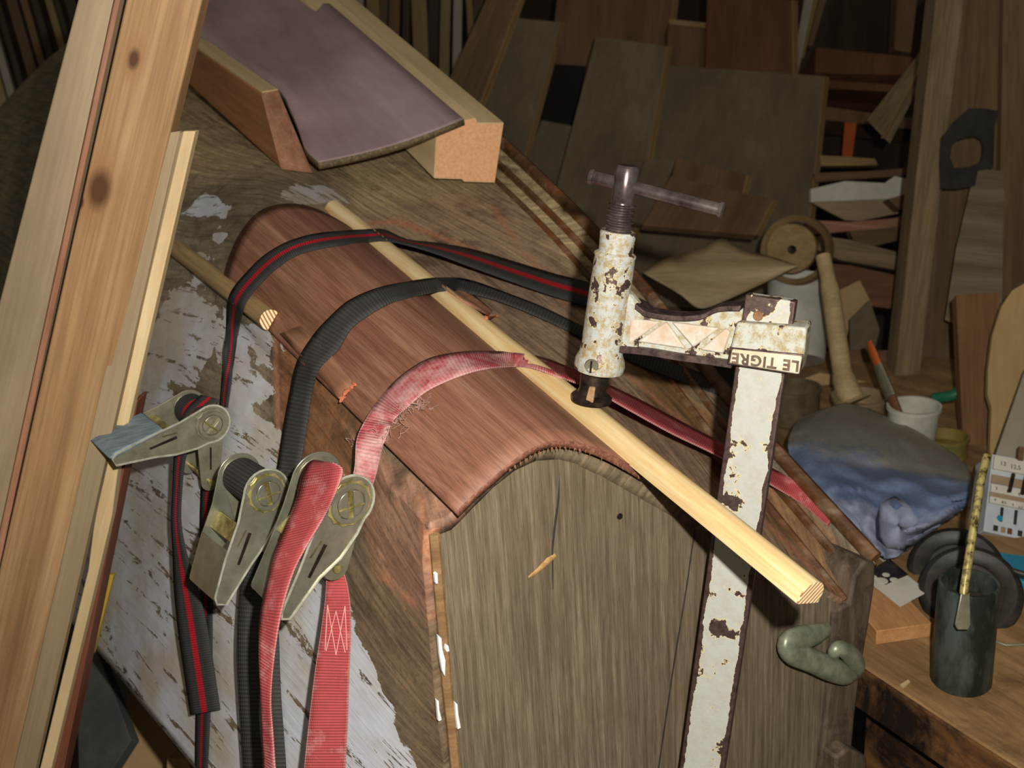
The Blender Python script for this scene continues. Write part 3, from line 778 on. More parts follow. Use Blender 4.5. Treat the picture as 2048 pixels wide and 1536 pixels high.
# --- red strap
DK = 1.10
s_red = empty('ratchet_strap', W(697, 1003, .79), 'frayed red ratchet strap nearest the front edge of the bent sheet', 'ratchet strap', )
ribbon('webbing', [(690, 1010, 732, 1010, .808, .808), (708, 940, 752, 950, .80, .80), (712, 885, 765, 895, .805, .81), (722, 855, 778, 862, .815, .825), (742, 822, 790, 838, 'a.895', 'a.884'), (778, 775, 815, 815, 'h', 'h'), (815, 742, 850, 785, 'h', 'h'),
    (862, 716, 895, 762, 'h', 'h'), (925, 704, 945, 744, 'h', 'h'), (980, 703, 988, 736, 'h', 'h'), (1030, 706, 1030, 734, 'h', 'h.003'), (1072, 712, 1066, 737, 'h.003', 'h.003'), (1100, 720, 1092, 745, 'h.003', 'h.003')], M['web_red_fuzzy'], s_red)
ribbon('webbing', [(1096, 718, 1088, 744, 'h.003', 'h.003'), (1145, 738, 1140, 762, None, None), (1200, 762, 1190, 782, None, None), (1280, 800, 1265, 824, None, None), (1360, 842, 1345, 868, None, None), (1440, 884, 1428, 908, None, None), (1540, 935, 1528, 962, None, None),
    (1622, 976, 1606, 1010, 1.165, 1.15), (1668, 1005, 1640, 1040, 1.17, 1.16), (1700, 1050, 1668, 1062, 1.2, 1.19)], M['web_red'], s_red)
ribbon('webbing', [(656, 1118, 676, 1122, .815, .815), (653, 1150, 690, 1150, .813, .813), (650, 1200, 700, 1200, .81, .81), (642, 1260, 702, 1262, .81, .81), (630, 1340, 699, 1342, .81, .81), (618, 1440, 696, 1440, .812, .812), (606, 1560, 690, 1560, .815, .815), (596, 1720, 684, 1720, .82, .82)], M['web_red'], s_red)
ribbon('free_end', [(700, 960, 650, 925, .80, .82), (660, 926, 622, 923, .77, .80), (685, 938, 604, 950, .758, .79), (672, 985, 592, 1000, .755, .78), (648, 1035, 570, 1055, .765, .785), (612, 1095, 548, 1110, .765, .78), (585, 1150, 536, 1160, .765, .78), (562, 1230, 522, 1225, .765, .78),
    (548, 1320, 518, 1300, .768, .775), (542, 1400, 522, 1395, .77, .775), (546, 1470, 524, 1470, .775, .785), (552, 1560, 528, 1540, .78, .79)], M['web_red'], s_red)
fz = MB()
for i in range(130):
    t_ = random.random(); bx_ = 712 + (835 - 712) * t_; by_ = 905 - (905 - 795) * t_ ** .9
    x_ = bx_ + random.gauss(8, 15); y_ = by_ + random.gauss(4, 10)
    d_ = hd(x_, y_, .004); d_ = min(d_, .93) if d_ else .9
    p = W(x_, y_, d_); pts = [p]
    for k in range(3): pts.append(pts[-1] + Vector((random.gauss(0, 1), random.gauss(0, .5), random.gauss(0, 1))) * .0028)
    fz.tube(smooth_path(pts, 3), .00028, 4)
fo = fz.build('frayed_fibres', plain('fray', '8a6a5c', 'b08c80', 80, .9), s_red); fo['kind'] = 'stuff'
# stitching on the sewn loop
st_ = MB()
for (x1, y1, x2, y2) in ((655, 1210, 650, 1300), (655, 1210, 672, 1310), (672, 1222, 652, 1302), (672, 1222, 690, 1305), (690, 1212, 672, 1310), (690, 1212, 694, 1300)):
    st_.tube([WK(x1, y1, .8075), WK(x2, y2, .8075)], .0004, 5)
st_.build('stitching', plain('thread', 'e0908a', 'e8a49c', 50, .8), s_red)
ratchet('r', WK(697, 1005, .787), WK(632, 955, .822), WK(572, 1240, .785), WK(693, 1184, .79) , .0188 * DK, s_red, 'steel', hw=.9)
MB().tube(smooth_path([WK(640, 1105, .80), WK(632, 1125, .80), WK(640, 1140, .805), WK(655, 1138, .81)], 5), .0012, 6).build('wire_ring', M['steel'], s_red)

# --- black strap
DK = 1.15
s_blk = empty('ratchet_strap', W(535, 985, .85), 'plain ribbed black ratchet strap across the middle of the bent sheet', 'ratchet strap')
ribbon('webbing', [(548, 975, 594, 980, .875, .875), (556, 930, 600, 935, .885, .885), (566, 860, 611, 868, .90, .90), (580, 785, 622, 795, .92, .92), (594, 725, 638, 738, 'h.003', 'h.003'), (626, 672, 676, 700, 'h', 'h'), (660, 634, 700, 660, 'h', 'h'), (700, 600, 735, 632, 'h', 'h'),
    (760, 575, 782, 606, 'h', 'h'), (820, 563, 835, 592, 'h', 'h.003'), (872, 556, 878, 583, 'h.003', 'h.003'), (915, 556, 912, 581, 'h.003', 'h.003'), (955, 565, 945, 588, None, None), (1010, 585, 1000, 603, None, None), (1080, 612, 1072, 632, None, None), (1160, 650, 1150, 668, None, None),
    (1275, 700, 1268, 726, None, None), (1380, 738, 1370, 765, None, None), (1450, 762, 1440, 792, 1.26, 1.25), (1490, 790, 1470, 815, 1.28, 1.27)], M['web_black'], s_blk)
ribbon('webbing', [(488, 1100, 560, 1105, .90, .885), (478, 1200, 556, 1205, .89, .875), (474, 1300, 558, 1300, .885, .87), (478, 1400, 562, 1400, .885, .87), (486, 1540, 572, 1540, .89, .875), (494, 1720, 580, 1720, .9, .885)], M['web_black'], s_blk)
ratchet('r', WK(533, 985, .845), WK(478, 950, .885), WK(445, 1212, .84), WK(560, 1130, .86) , .0165 * DK, s_blk, 'steel', hw=1.15, web='web_black')

# --- striped strap
DK = 1.06
s_str = empty('ratchet_strap', W(424, 850, 1.04), 'black ratchet strap with a red centre stripe near the far end of the bent sheet', 'ratchet strap')
ribbon('webbing', [(440, 812, 455, 815, 1.09, 1.08), (444, 760, 462, 765, 1.10, 1.09), (450, 700, 470, 703, 1.12, 1.11), (453, 650, 478, 655, 'h.003', 'h.003'), (455, 608, 486, 622, 'h.003', 'h.003'), (466, 578, 496, 598, 'h.003', 'h.003'), (498, 540, 525, 563, 'h', 'h'), (530, 510, 552, 538, 'h', 'h'), (575, 484, 590, 512, 'h', 'h'), (630, 468, 636, 498, 'h', 'h'),
    (690, 462, 694, 488, 'h', 'h.003'), (735, 459, 740, 484, 'h.003', 'h.003'), (770, 460, 768, 482, 'h.003', 'h.003'), (815, 479, 806, 488, None, None), (880, 487, 868, 506, None, None), (950, 500, 938, 532, None, None), (1030, 524, 1020, 562, None, None), (1110, 548, 1100, 590, None, None), (1180, 566, 1172, 612, None, None), (1290, 602, 1284, 648, 1.36, 1.34), (1350, 640, 1340, 680, 1.42, 1.40)], M['web_stripe'], s_str)
ribbon('free_end', [(402, 790, 440, 800, 1.05, 1.04), (366, 830, 398, 840, 1.04, 1.03), (350, 900, 372, 912, 1.06, 1.05), (346, 970, 364, 975, 1.065, 1.055), (343, 1040, 362, 1045, 1.07, 1.06), (346, 1110, 374, 1110, 1.07, 1.05), (348, 1170, 392, 1165, 1.065, 1.04), (354, 1240, 410, 1235, 1.06, 1.035), (363, 1310, 422, 1300, 1.055, 1.03), (372, 1370, 431, 1360, 1.055, 1.03), (381, 1430, 440, 1420, 1.055, 1.03)], M['web_stripe'], s_str)
ribbon('webbing', [(403, 960, 428, 962, 1.09, 1.08), (400, 1060, 424, 1062, 1.09, 1.08), (400, 1180, 424, 1182, 1.09, 1.08), (396, 1300, 424, 1302, 1.09, 1.08), (392, 1420, 420, 1422, 1.09, 1.08), (390, 1560, 414, 1562, 1.1, 1.09), (388, 1700, 412, 1700, 1.1, 1.09)], M['web_stripe'], s_str)
ratchet('r', WK(422, 848, 1.035), WK(376, 815, 1.075), WK(212, 912, 1.0), WK(434, 992, 1.045) , .0165 * DK, s_str, 'steel_dull', 'grip', hw=1.1, web='web_stripe')

# ------------------------------------------------------------------ bar clamp
K0 = W(1540, 620, .850); K1 = W(1400, 1536, .975); K2 = W(1185, 795, .925)
kn = (K1 - K0).cross(K2 - K0).normalized()
if kn.dot(K0 - CAM) < 0: kn = -kn            # kn points away from the camera
KP = (K0, kn); kd = (K1 - K0).normalized(); kx = kn.cross(kd)
def kp(x, y, o=0): return onp(x, y, KP) + kn * o
clamp = empty('bar_clamp', kp(1400, 1500), 'large old screw clamp in chipped white paint pressing down on the pale strip', 'clamp')
def kprism(name, pts, o0, o1, m, parent, bevel=.001, fr=None):
    return MB().prism([kp(x, y, o0) for x, y in pts], kn * (o1 - o0)).build(name, m, parent, fr or frame(kp(*pts[0]), kd, kx), bevel=bevel)
# bar
bc = [(1492, 590), (1590, 602), (1584, 660), (1556, 760), (1530, 900), (1500, 1120), (1470, 1320), (1442, 1536), (1400, 1850), (1300, 1850), (1364, 1536), (1395, 1320), (1424, 1100), (1450, 900), (1472, 740), (1488, 650)]
bl = [kp(1493, 588), kp(1592, 600)]
wbar = (kp(1506, 1075) - kp(1428, 1075)).length
cen_t = (kp(1493, 590) + kp(1590, 602)) / 2; cen_b = (kp(1366, 1536) + kp(1442, 1536)) / 2
ax_ = (cen_b - cen_t).normalized(); bb = cen_t + ax_ * ((cen_b - cen_t).length * 1.35); hwid = .0195
sx = (kx - ax_ * kx.dot(ax_)).normalized()
bar = MB().prism([cen_t + sx * hwid, cen_t - sx * hwid, bb - sx * hwid, bb + sx * hwid], kn * .011).build('bar', M['clamp_bar'], clamp, frame((cen_t + bb) / 2, ax_, sx), bevel=.0012)
MB().lathe(kp(1516, 632, -.0008), kn, [(0, .0036), (.0006, .004), (.002, .004)], 20).build('stop_pin', plain('rust', '6d4a30', '8d6a48', 200, .8), clamp)
# jaw block wrapping the bar
arm = kprism('sliding_arm', [(1478, 640), (1617, 651), (1612, 700), (1603, 744), (1462, 722), (1466, 690)], -.009, .02, M['clamp_arm'], clamp, .002)
# web of the arm
kprism('arm_web', [(1240, 600), (1262, 588), (1290, 622), (1350, 636), (1405, 634), (1445, 618), (1486, 618), (1482, 650), (1466, 722), (1330, 708), (1236, 698)], .0, .009, M['clamp_arm'], arm, .0015)
# flanges: bare dark rims
def flange(pts, w0, w1, r=.0022):
    m_ = MB(); P = smooth_path([kp(x, y, 0) for x, y in pts], 5)
    vs = []; n = len(P)
    for p in P: vs += [p + kn * w0 - kd * r, p + kn * w1 - kd * r, p + kn * w1 + kd * r, p + kn * w0 + kd * r]
    fs = [[i * 4 + e, i * 4 + (e + 1) % 4, (i + 1) * 4 + (e + 1) % 4, (i + 1) * 4 + e] for i in range(n - 1) for e in range(4)] + [[0, 1, 2, 3], [n * 4 - 1, n * 4 - 2, n * 4 - 3, n * 4 - 4]]
    return mesh('rim', vs, fs, M['clamp_edge'], arm, bevel=.0006)
flange([(1274, 610), (1284, 618), (1298, 626), (1350, 634), (1402, 632), (1440, 616), (1484, 614)], -.006, .015)
flange([(1242, 696), (1300, 702), (1360, 712), (1420, 720), (1466, 727)], -.006, .015, .0028)
# raised triangles
for tri in ([(1262, 636), (1322, 642), (1280, 674), (1258, 688)], [(1334, 642), (1372, 696), (1276, 682)], [(1345, 643), (1440, 655), (1388, 694)], [(1452, 655), (1462, 662), (1448, 706), (1402, 698)]):
    kprism('raised_panel', tri, -.0035, .001, M['pink_pad'], arm, .0015)
kprism('plate_border', [(1466, 689), (1611, 703), (1605, 745), (1460, 723)], -.0102, -.008, M['clamp_edge'], arm, .0008)
plate_ = kprism('name_plate', [(1470, 692), (1608, 706), (1602, 742), (1464, 720)], -.0115, -.008, M['cream'], arm, .0012)
# raised maker's letters, upside down as on the casting
tcv = bpy.data.curves.new('lettering', 'FONT'); tcv.body = 'LE TIGRE'; tcv.size = .0118; tcv.extrude = .0006; tcv.align_x = 'CENTER'; tcv.align_y = 'CENTER'; tcv.space_character = 1.12
tcv.materials.append(M['letters']); tcv.bevel_depth = .00025
to = bpy.data.objects.new('lettering', tcv); COL.objects.link(to)
tx = (kp(1465, 706) - kp(1605, 724)).normalized(); tz = -kn; ty = tz.cross(tx)
fm_ = Matrix((tx, ty, tz)).transposed().to_4x4(); fm_.translation = kp(1536, 716, -.0121); to.matrix_world = fm_
bpy.context.view_layer.update(); lm = bpy.data.meshes.new_from_object(to.evaluated_get(bpy.context.evaluated_depsgraph_get())); bpy.data.objects.remove(to)
to = bpy.data.objects.new('lettering', lm); COL.objects.link(to); to.matrix_world = fm_; par(to, arm)
# barrel
b0 = kp(1197, 742); b1 = kp(1237, 462); bax = (b1 - b0); bL = bax.length; bax.normalize()
def bt(f): return f * bL
px2m = proj(b0)[2] / F
prof = [(0, 44), (.01, 50), (.05, 52), (.09, 50), (.14, 44), (.2, 42.5), (.45, 42), (.7, 41), (.82, 40.5), (.835, 42), (.845, 41), (.86, 34), (.9, 34), (.985, 36), (1.0, 34), (1.0, 20)]
MB().lathe(b0, bax, [(bt(a_), r_ * px2m * .985) for a_, r_ in prof], 48).build('barrel', M['clamp_head'], arm, frame((b0 + b1) / 2, bax, kx))
# bracket flowing from the barrel into the arm
kprism('arm_root', [(1236, 560), (1262, 590), (1290, 624), (1276, 700), (1228, 712), (1215, 640)], -.003, .012, M['clamp_head'], arm, .003)
# screw
s0 = kp(1190, 795); s1 = kp(1248, 330); sax = (s1 - s0); sL = sax.length; sax.normalize(); s0_ = b0 - bax * .03
scr = MB()
pr = []; d0 = (kp(1238, 468) - b0).length; d1 = (kp(1244, 404) - b0).length; nt = 7
for i in range(nt):
    a_ = d0 - .004 + (d1 - d0 + .004) * i / nt; st = (d1 - d0 + .004) / nt
    pr += [(a_, .0092), (a_ + st * .25, .0112), (a_ + st * .45, .0112), (a_ + st * .7, .0092)]
dt = (kp(1250, 330) - b0).length
pr += [(d1, .0088), (d1 + .001, .0092), (dt - .002, .0095), (dt, .008), (dt, .005)]
scrw = scr.lathe(b0, bax, [(0, .011)] + pr, 40).build('screw', M['chrome'], clamp, frame(b0, bax, kx))
t0 = kp(1180, 353, -.0); t1 = kp(1448, 422, -.0); tax = (t1 - t0).normalized(); tl = (t1 - t0).length
MB().lathe(t0, tax, [(-.0005, .004), (0, .0062), (.002, .0068), (.0035, .0066), (.004, .0054), (tl - .004, .0054), (tl - .0035, .0066), (tl - .001, .0068), (tl, .0055)], 24).build('handle_bar', M['chrome'], scrw, frame(t0, tax, kx))
# pressure foot
f0 = kp(1182, 803); fax = bax
MB().lathe(f0, fax, [(0, .013), (.0008, .0168), (.005, .0172), (.0065, .0155), (.008, .0125), (.012, .0115), (.03, .0125), (.034, .012)], 32).build('pressure_foot', M['dark'], scrw, frame(f0, fax, kx))
MB().prism([kp(1188, 765, -.0135), kp(1200, 767, -.0135), kp(1198, 796, -.0165), kp(1182, 794, -.0165)], kn * .003).build('foot_rib', plain('rusty_rib', '8a6844', 'a8845c', 150, .6), scrw, bevel=.0008)
bs_ = kp(1198, 722, -.019)
MB().lathe(bs_ - kn * .002, kn, [(0, .0052), (.0012, .0062), (.004, .0064), (.0042, .0078), (.008, .0078)], 24).build('set_screw', M['steel_dull'], arm)
MB().prism([bs_ - kn * .0026 + kx * .0008 + kd * .005, bs_ - kn * .0026 - kx * .0008 + kd * .005, bs_ - kn * .0026 - kx * .0008 - kd * .005, bs_ - kn * .0026 + kx * .0008 - kd * .005], kn * .0008).build('slot', M['dark'], arm)
#PART2
# ------------------------------------------------------------------ timbers leaning at the left
def dl(y): return .95 + .17 * (y / 912)
def lcol(x, y, e=0): return (x, y, dl(y) + e)
board('plank', [lcol(160, -20, .03), lcol(243, -20, .03), lcol(-217, 2100, .03), lcol(-390, 2100, .03)], .028, M['tan'], bevel=.002,
      label='flat tan board leaning at the far left beside the knotty beam', cat='board')
board('plank_edge', [lcol(234, -20, .022), lcol(246, -20, .024), lcol(-207, 2100, .024), lcol(-223, 2100, .022)], .008, M['veneer'], bpy.data.objects['plank'])
board('fir_timber', [lcol(256, -20), lcol(409, -20), lcol(-102, 2100), lcol(-215, 2100)], .026, M['fir'], bevel=.002,
      label='knotty reddish fir beam leaning across the left of the boat', cat='timber')
ft = bpy.data.objects['fir_timber']; fi = ft.matrix_world.inverted()
kn_ = []
for x_, y_, r_ in ((273, 118, .006), (212, 372, .012), (176, 398, .004), (125, 590, .004), (36, 955, .007)):
    q = fi @ W(*lcol(x_, y_)); kn_.append((q.x, q.y, r_))
ft.data.materials[0] = wood('knotty_fir', '916c47', 'b8956c', 'a58058', along=1.6, across=42, seed=3, rough=.55, pores=.3, knots=kn_)
bt_ = board('batten', [lcol(318, 268, -.012), lcol(360, 262, -.012), lcol(-56, 2100, -.012), lcol(-102, 2100, -.012)], .0118, M['batten'], bevel=.001,
      label='stepped batten with pale fresh front edge, on the right side of the knotty beam', cat='batten')
poly('front_edge', [lcol(366, 262, -.014), lcol(391, 262, -.014), lcol(236, 936, -.014), lcol(224, 1030, -.014), lcol(205, 1110, -.014), lcol(-32, 2100, -.014), lcol(-57, 2100, -.014), lcol(176, 1140, -.014), lcol(186, 1060, -.014), lcol(204, 960, -.014)], .0136, M['pine'], bt_,
     gx=((380, 262, 1.0), (90, 1560, 1.2)))
board('side_face', [lcol(349, 266, -.006), lcol(368, 262, -.014), lcol(206, 960, -.014), lcol(168, 960, -.008)], .007, M['batten'], bt_)
board('lath', [lcol(268, 800, .01), lcol(276, 800, .01), lcol(14, 2100, .005), lcol(-35, 2100, .005)], .03, M['redbrown'], bevel=.001,
      label='thin red-brown lath beside the pale edged batten', cat='lath')
board('offcut', [(196, 1150, 1.3), (227, 1150, 1.3), (186, 1310, 1.32), (160, 1310, 1.32)], .01, plain('yellow', 'a88a30', 'b8983c', 20, .6), label='small yellow offcut behind the red-brown lath', cat='offcut')

# below the boat at the left
board('plank', [(150, 1270, 1.72), (190, 1290, 1.7), (262, 1480, 1.6), (160, 1640, 1.6)], .02, plain('slate', '3a3d3c', '55574f', 12, .8), label='dark grey board in the gap under the boat', cat='board')
board('plank', [(262, 1372, 1.75), (400, 1560, 1.7), (330, 1750, 1.65), (190, 1640, 1.65)], .015, M['card'], label='light brown fibre sheet under the boat hull', cat='board')
board('offcut', [(334, 1516, 1.5), (378, 1516, 1.5), (390, 1600, 1.5), (330, 1600, 1.5)], .03, M['edge_bg'], label='small pale block at the bottom under the hull', cat='offcut')

# ------------------------------------------------------------------ on top of the boat
def hexa(name, f, bk, m, parent=None, bevel=.0015, label=None, cat=None):
    a = [W(*q) for q in f]; b_ = [W(*q) for q in bk]; n = len(a)
    fs = [list(range(n)), list(range(2 * n - 1, n - 1, -1))] + [[i, (i + 1) % n, n + (i + 1) % n, n + i] for i in range(n)]
    o = mesh(name, a + b_, fs, m, parent, frame(a[0], b_[0] - a[0], a[1] - a[0]), bevel=bevel)
    return tag(o, label, cat)
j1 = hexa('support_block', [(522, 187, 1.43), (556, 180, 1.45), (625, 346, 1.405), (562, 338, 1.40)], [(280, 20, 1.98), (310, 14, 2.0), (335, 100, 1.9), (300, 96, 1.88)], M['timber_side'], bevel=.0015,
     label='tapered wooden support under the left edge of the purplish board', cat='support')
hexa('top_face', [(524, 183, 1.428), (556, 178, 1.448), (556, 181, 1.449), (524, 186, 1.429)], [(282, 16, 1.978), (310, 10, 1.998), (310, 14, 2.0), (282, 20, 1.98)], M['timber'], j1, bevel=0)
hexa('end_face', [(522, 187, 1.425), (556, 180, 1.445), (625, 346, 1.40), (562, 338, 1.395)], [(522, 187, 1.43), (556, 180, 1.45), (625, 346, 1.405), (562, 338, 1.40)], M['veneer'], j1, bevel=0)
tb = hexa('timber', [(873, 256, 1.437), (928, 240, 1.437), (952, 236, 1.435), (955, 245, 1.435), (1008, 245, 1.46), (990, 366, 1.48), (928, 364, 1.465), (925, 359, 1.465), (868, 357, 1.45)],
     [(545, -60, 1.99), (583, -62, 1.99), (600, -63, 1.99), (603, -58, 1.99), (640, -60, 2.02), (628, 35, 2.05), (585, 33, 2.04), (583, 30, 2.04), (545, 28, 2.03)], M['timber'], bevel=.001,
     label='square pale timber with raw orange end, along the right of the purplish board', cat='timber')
hexa('end_face', [(874, 257, 1.434), (928, 241, 1.434), (951, 238, 1.432), (954, 247, 1.432), (1006, 247, 1.457), (989, 364, 1.477), (929, 362, 1.462), (926, 357, 1.462), (870, 355, 1.447)],
     [(874, 257, 1.438), (928, 241, 1.438), (951, 238, 1.436), (954, 247, 1.436), (1006, 247, 1.461), (989, 364, 1.481), (929, 362, 1.466), (926, 357, 1.466), (870, 355, 1.451)], M['osb'], tb, bevel=0)
Lp = [(638, 325, 1.355), (612, 300, 1.39), (598, 262, 1.43), (582, 222, 1.455), (556, 178, 1.495), (480, 128, 1.60), (400, 74, 1.74), (300, 0, 1.95), (200, -70, 2.2)]
Rp = [(928, 238, 1.425), (888, 204, 1.46), (850, 171, 1.50), (800, 128, 1.56), (750, 85, 1.63), (700, 42, 1.73), (651, 0, 1.85), (590, -52, 1.99), (540, -90, 2.12)]
LL = smooth_path([W(*q) for q in Lp], 5); RR = smooth_path([W(*q) for q in Rp], 5)
vs = []; K = 10
for a, b_ in zip(LL, RR):
    for e in range(K + 1): vs.append(a.lerp(b_, e / K) - ZV * .006 * sin(pi * e / K))
fs = [[i * (K + 1) + e, i * (K + 1) + e + 1, (i + 1) * (K + 1) + e + 1, (i + 1) * (K + 1) + e] for i in range(len(LL) - 1) for e in range(K)]
pb = mesh('faced_board', vs, fs, M['purple'], None, frame(vs[0], RR[-1] - RR[0], RR[0] - LL[0]), smooth=60, fixn=False)
q = pb.data.polygons[200 % len(pb.data.polygons)]; wn = pb.matrix_world.to_3x3() @ q.normal
sm = pb.modifiers.new('s', 'SOLIDIFY'); sm.thickness = .009; sm.offset = -1 if wn.dot(ZV) > 0 else 1
pb.data.materials.append(M['ply_edge']); sm.material_offset_rim = 1
tag(pb, 'purplish faced plywood board lying on the supports on top of the boat', 'board')

# ------------------------------------------------------------------ the workshop shell
def plane4(name, pts, m, th, n):
    o = MB().prism(pts, n * th).build(name, m, None, frame(pts[0], pts[1] - pts[0], pts[3] - pts[0])); o['kind'] = 'structure'; return o
plane4('floor', [Vector((-4, -1.5, 0)), Vector((4, -1.5, 0)), Vector((4, 5.2, 0)), Vector((-4, 5.2, 0))], M['floor'], .05, -ZV)
plane4('wall_back', [Vector((-4, 4.6, 0)), Vector((4, 4.6, 0)), Vector((4, 4.6, 3.2)), Vector((-4, 4.6, 3.2))][::-1], M['wall'], .05, Vector((0, 1, 0)))
plane4('wall_right', [Vector((2.9, -1.5, 0)), Vector((2.9, 4.6, 0)), Vector((2.9, 4.6, 3.2)), Vector((2.9, -1.5, 3.2))], M['wall'], .05, Vector((1, 0, 0)))

G1 = 'boards leaning in the background'
def bg(name, c, m, label, cat='board', th=.018, edge=None, group=None):
    o = board(name, c, th, m, label=label, cat=cat, bevel=.001, group=group)
    if edge == 'R':
        a, b_, c_, d_ = c
        board('edge', [(b_[0], b_[1], b_[2] - .003), (b_[0] + 9, b_[1] + 2, b_[2] + .012), (c_[0] + 9, c_[1] + 2, c_[2] + .012), (c_[0], c_[1], c_[2] - .003)], .008, M['edge_bg'], o, bevel=0)
    if edge == 'T':
        a, b_, c_, d_ = c
        board('edge', [(a[0], a[1] - 8, a[2] - .004), (b_[0], b_[1] - 8, b_[2] - .004), (b_[0], b_[1] + 2, b_[2] - .004), (a[0], a[1] + 2, a[2] - .004)], .02, M['edge_bg'], o, bevel=0, axis=1)
    return o
bg('plank', [(1118, -40, 3.05), (1352, -40, 3.05), (1315, 330, 3.0), (1080, 330, 3.0)], M['brown_bg'], 'brown board behind the two narrow grey boards at the top', edge='R')
bg('plank', [(1035, 36, 2.8), (1122, 44, 2.8), (985, 560, 2.6), (840, 560, 2.6)], M['olive'], 'narrow grey board with a light right edge, next to the leaning beam', edge='R')
bg('plank', [(1192, 72, 2.62), (1336, 92, 2.62), (1255, 560, 2.4), (1065, 560, 2.4)], M['olive'], 'wide grey board standing behind the clamp screw', edge='R')
bg('plank', [(1083, 240, 2.72), (1200, 262, 2.72), (1130, 620, 2.55), (960, 600, 2.55)], M['olive'], 'lower grey board under the dark square gap')
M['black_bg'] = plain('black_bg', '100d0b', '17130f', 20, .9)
MB().prism([W(*q) for q in ((1106, 128, 2.95), (1172, 132, 2.95), (1150, 262, 2.95), (1080, 250, 2.95))], RAY(1120, 190) * .01).build('gap_shade_sheet', M['black_bg'])  # black sheet standing in for the shade in the opening between the boards
tag(bpy.data.objects['gap_shade_sheet'], 'black sheet painted as the shade in the square gap between the grey boards', 'panel')
bg('box', [(1338, 46, 2.95), (1416, 54, 2.95), (1408, 180, 2.95), (1330, 180, 2.95)], M['brown_bg'], 'small brown box with light top beside the reddish board', 'box', th=.1, edge='T')
bg('plank', [(1416, -20, 2.9), (1586, 0, 2.9), (1590, 260, 2.85), (1408, 240, 2.85)], M['red_bg'], 'reddish brown board at the top behind the big grey panel', edge='R')
big = bg('panel', [(1335, 130, 2.75), (1650, 152, 2.7), (1600, 640, 2.45), (1225, 600, 2.45)], M['olive'], 'big dark grey panel with a light right edge, right of the clamp screw', 'panel', edge='R')
bg('plank', [(1353, 315, 2.35), (1496, 350, 2.35), (1484, 402, 2.32), (1340, 372, 2.32)], M['brown_bg'], 'short brown board in front of the big grey panel', edge='R')
bg('plank', [(1342, 352, 2.28), (1548, 400, 2.28), (1512, 470, 2.22), (1285, 450, 2.22)], M['tan'] if 0 else M['brown_bg'], 'short board with orange end resting before the big grey panel', edge='R')
bg('plank', [(1290, 318, 2.4), (1352, 320, 2.4), (1300, 450, 2.35), (1245, 440, 2.35)], M['olive'], 'dark narrow board beside the clamp threads')
lb = bg('beam', [(986, -30, 2.6), (1052, -30, 2.6), (950, 240, 2.5), (860, 240, 2.5)], M['wall_board'], 'leaning brown beam with lighter edge, above the end of the square timber', 'beam', th=.05, edge='R')
# rack of thin upright sticks at the top
random.seed(21)
sx_ = 690
cols_ = ['8f8058', '5a4a36', '7d6a48', '948c80', '6b553c', '3f352b', '85704a', '4a3a2c']
sm_ = [wood('stick%d' % i, c, c, None, along=2, across=30, seed=40 + i, rough=.8) for i, c in enumerate(cols_)]
i = 0
names = ['pale', 'dark', 'brown', 'grey', 'tan', 'black-brown', 'yellowish', 'umber']
while sx_ < 1010:
    wd = random.uniform(10, 30); ln = random.uniform(-12, 22)
    o = board('stick', [(sx_, -30, 3.1 + .04 * (i % 3)), (sx_ + wd, -30, 3.1 + .04 * (i % 3)), (sx_ + wd + ln, 330, 3.0 + .04 * (i % 3)), (sx_ + ln, 330, 3.0 + .04 * (i % 3))], .02, sm_[(i * 3) % 8], bevel=.001)
    tag(o, 'thin upright wooden stick racked behind the square timber', 'stick', 'thin sticks racked behind the square timber')
    sx_ += wd + random.uniform(1, 6); i += 1
sx_ = -60
while sx_ < 235:
    wd = random.uniform(9, 22)
    o = board('stick', [(sx_ - 40, -30, 3.0), (sx_ + wd - 40, -30, 3.0), (sx_ + wd + 90, 420, 2.9), (sx_ + 90, 420, 2.9)], .02, sm_[(i * 3) % 8 if (i % 3) else 5], bevel=.001)
    tag(o, 'thin upright wooden stick racked behind the far left end of the boat', 'stick', 'thin sticks behind the far left end of the boat')
    sx_ += wd + random.uniform(3, 14); i += 1
# shelf rack, top right
rack = empty('shelf_rack', W(1740, 200, 3.1), 'dark wooden shelf rack at the back, left of the old post', 'rack')
board('back_board', [(1590, -40, 3.35), (1900, -40, 3.35), (1880, 420, 3.3), (1580, 420, 3.3)], .02, M['wall'], rack)
board('shelf', [(1632, 94, 3.0), (1826, 114, 3.0), (1820, 150, 2.98), (1630, 146, 2.98)], .2, M['red_bg'], rack)
board('shelf', [(1636, 158, 3.0), (1830, 172, 3.0), (1828, 186, 3.0), (1634, 176, 3.0)], .2, M['red_bg'], rack)
board('shelf', [(1640, 212, 2.95), (1856, 240, 2.95), (1852, 262, 2.95), (1638, 238, 2.95)], .15, M['brown_bg'], rack)
board('upright', [(1796, -30, 3.0), (1838, -30, 3.0), (1822, 106, 3.0), (1788, 100, 3.0)], .05, M['brown_bg'], rack)
board('strap', [(1690, 244, 2.94), (1714, 246, 2.94), (1704, 320, 2.92), (1684, 316, 2.92)], .004, M['orange_bg'], rack)
for k, (a_, b_) in enumerate(((1594, 1612), (1614, 1622), (1626, 1640))):
    tag(board('lath', [(a_ + 20, -30, 2.95), (b_ + 22, -30, 2.95), (b_ - 14, 140 - k * 25, 2.9), (a_ - 10, 140 - k * 25, 2.9)], .015, sm_[[3, 6, 4][k]]), 'thin lath standing between the reddish board and the dark shelf rack', 'lath', 'laths between red board and shelf rack')
bg('plank', [(1846, 96, 2.5), (1880, 60, 2.5), (1768, 276, 2.35), (1733, 240, 2.35)], M['old_post'], 'tilted brown plank sticking out left of the old post', edge='R')
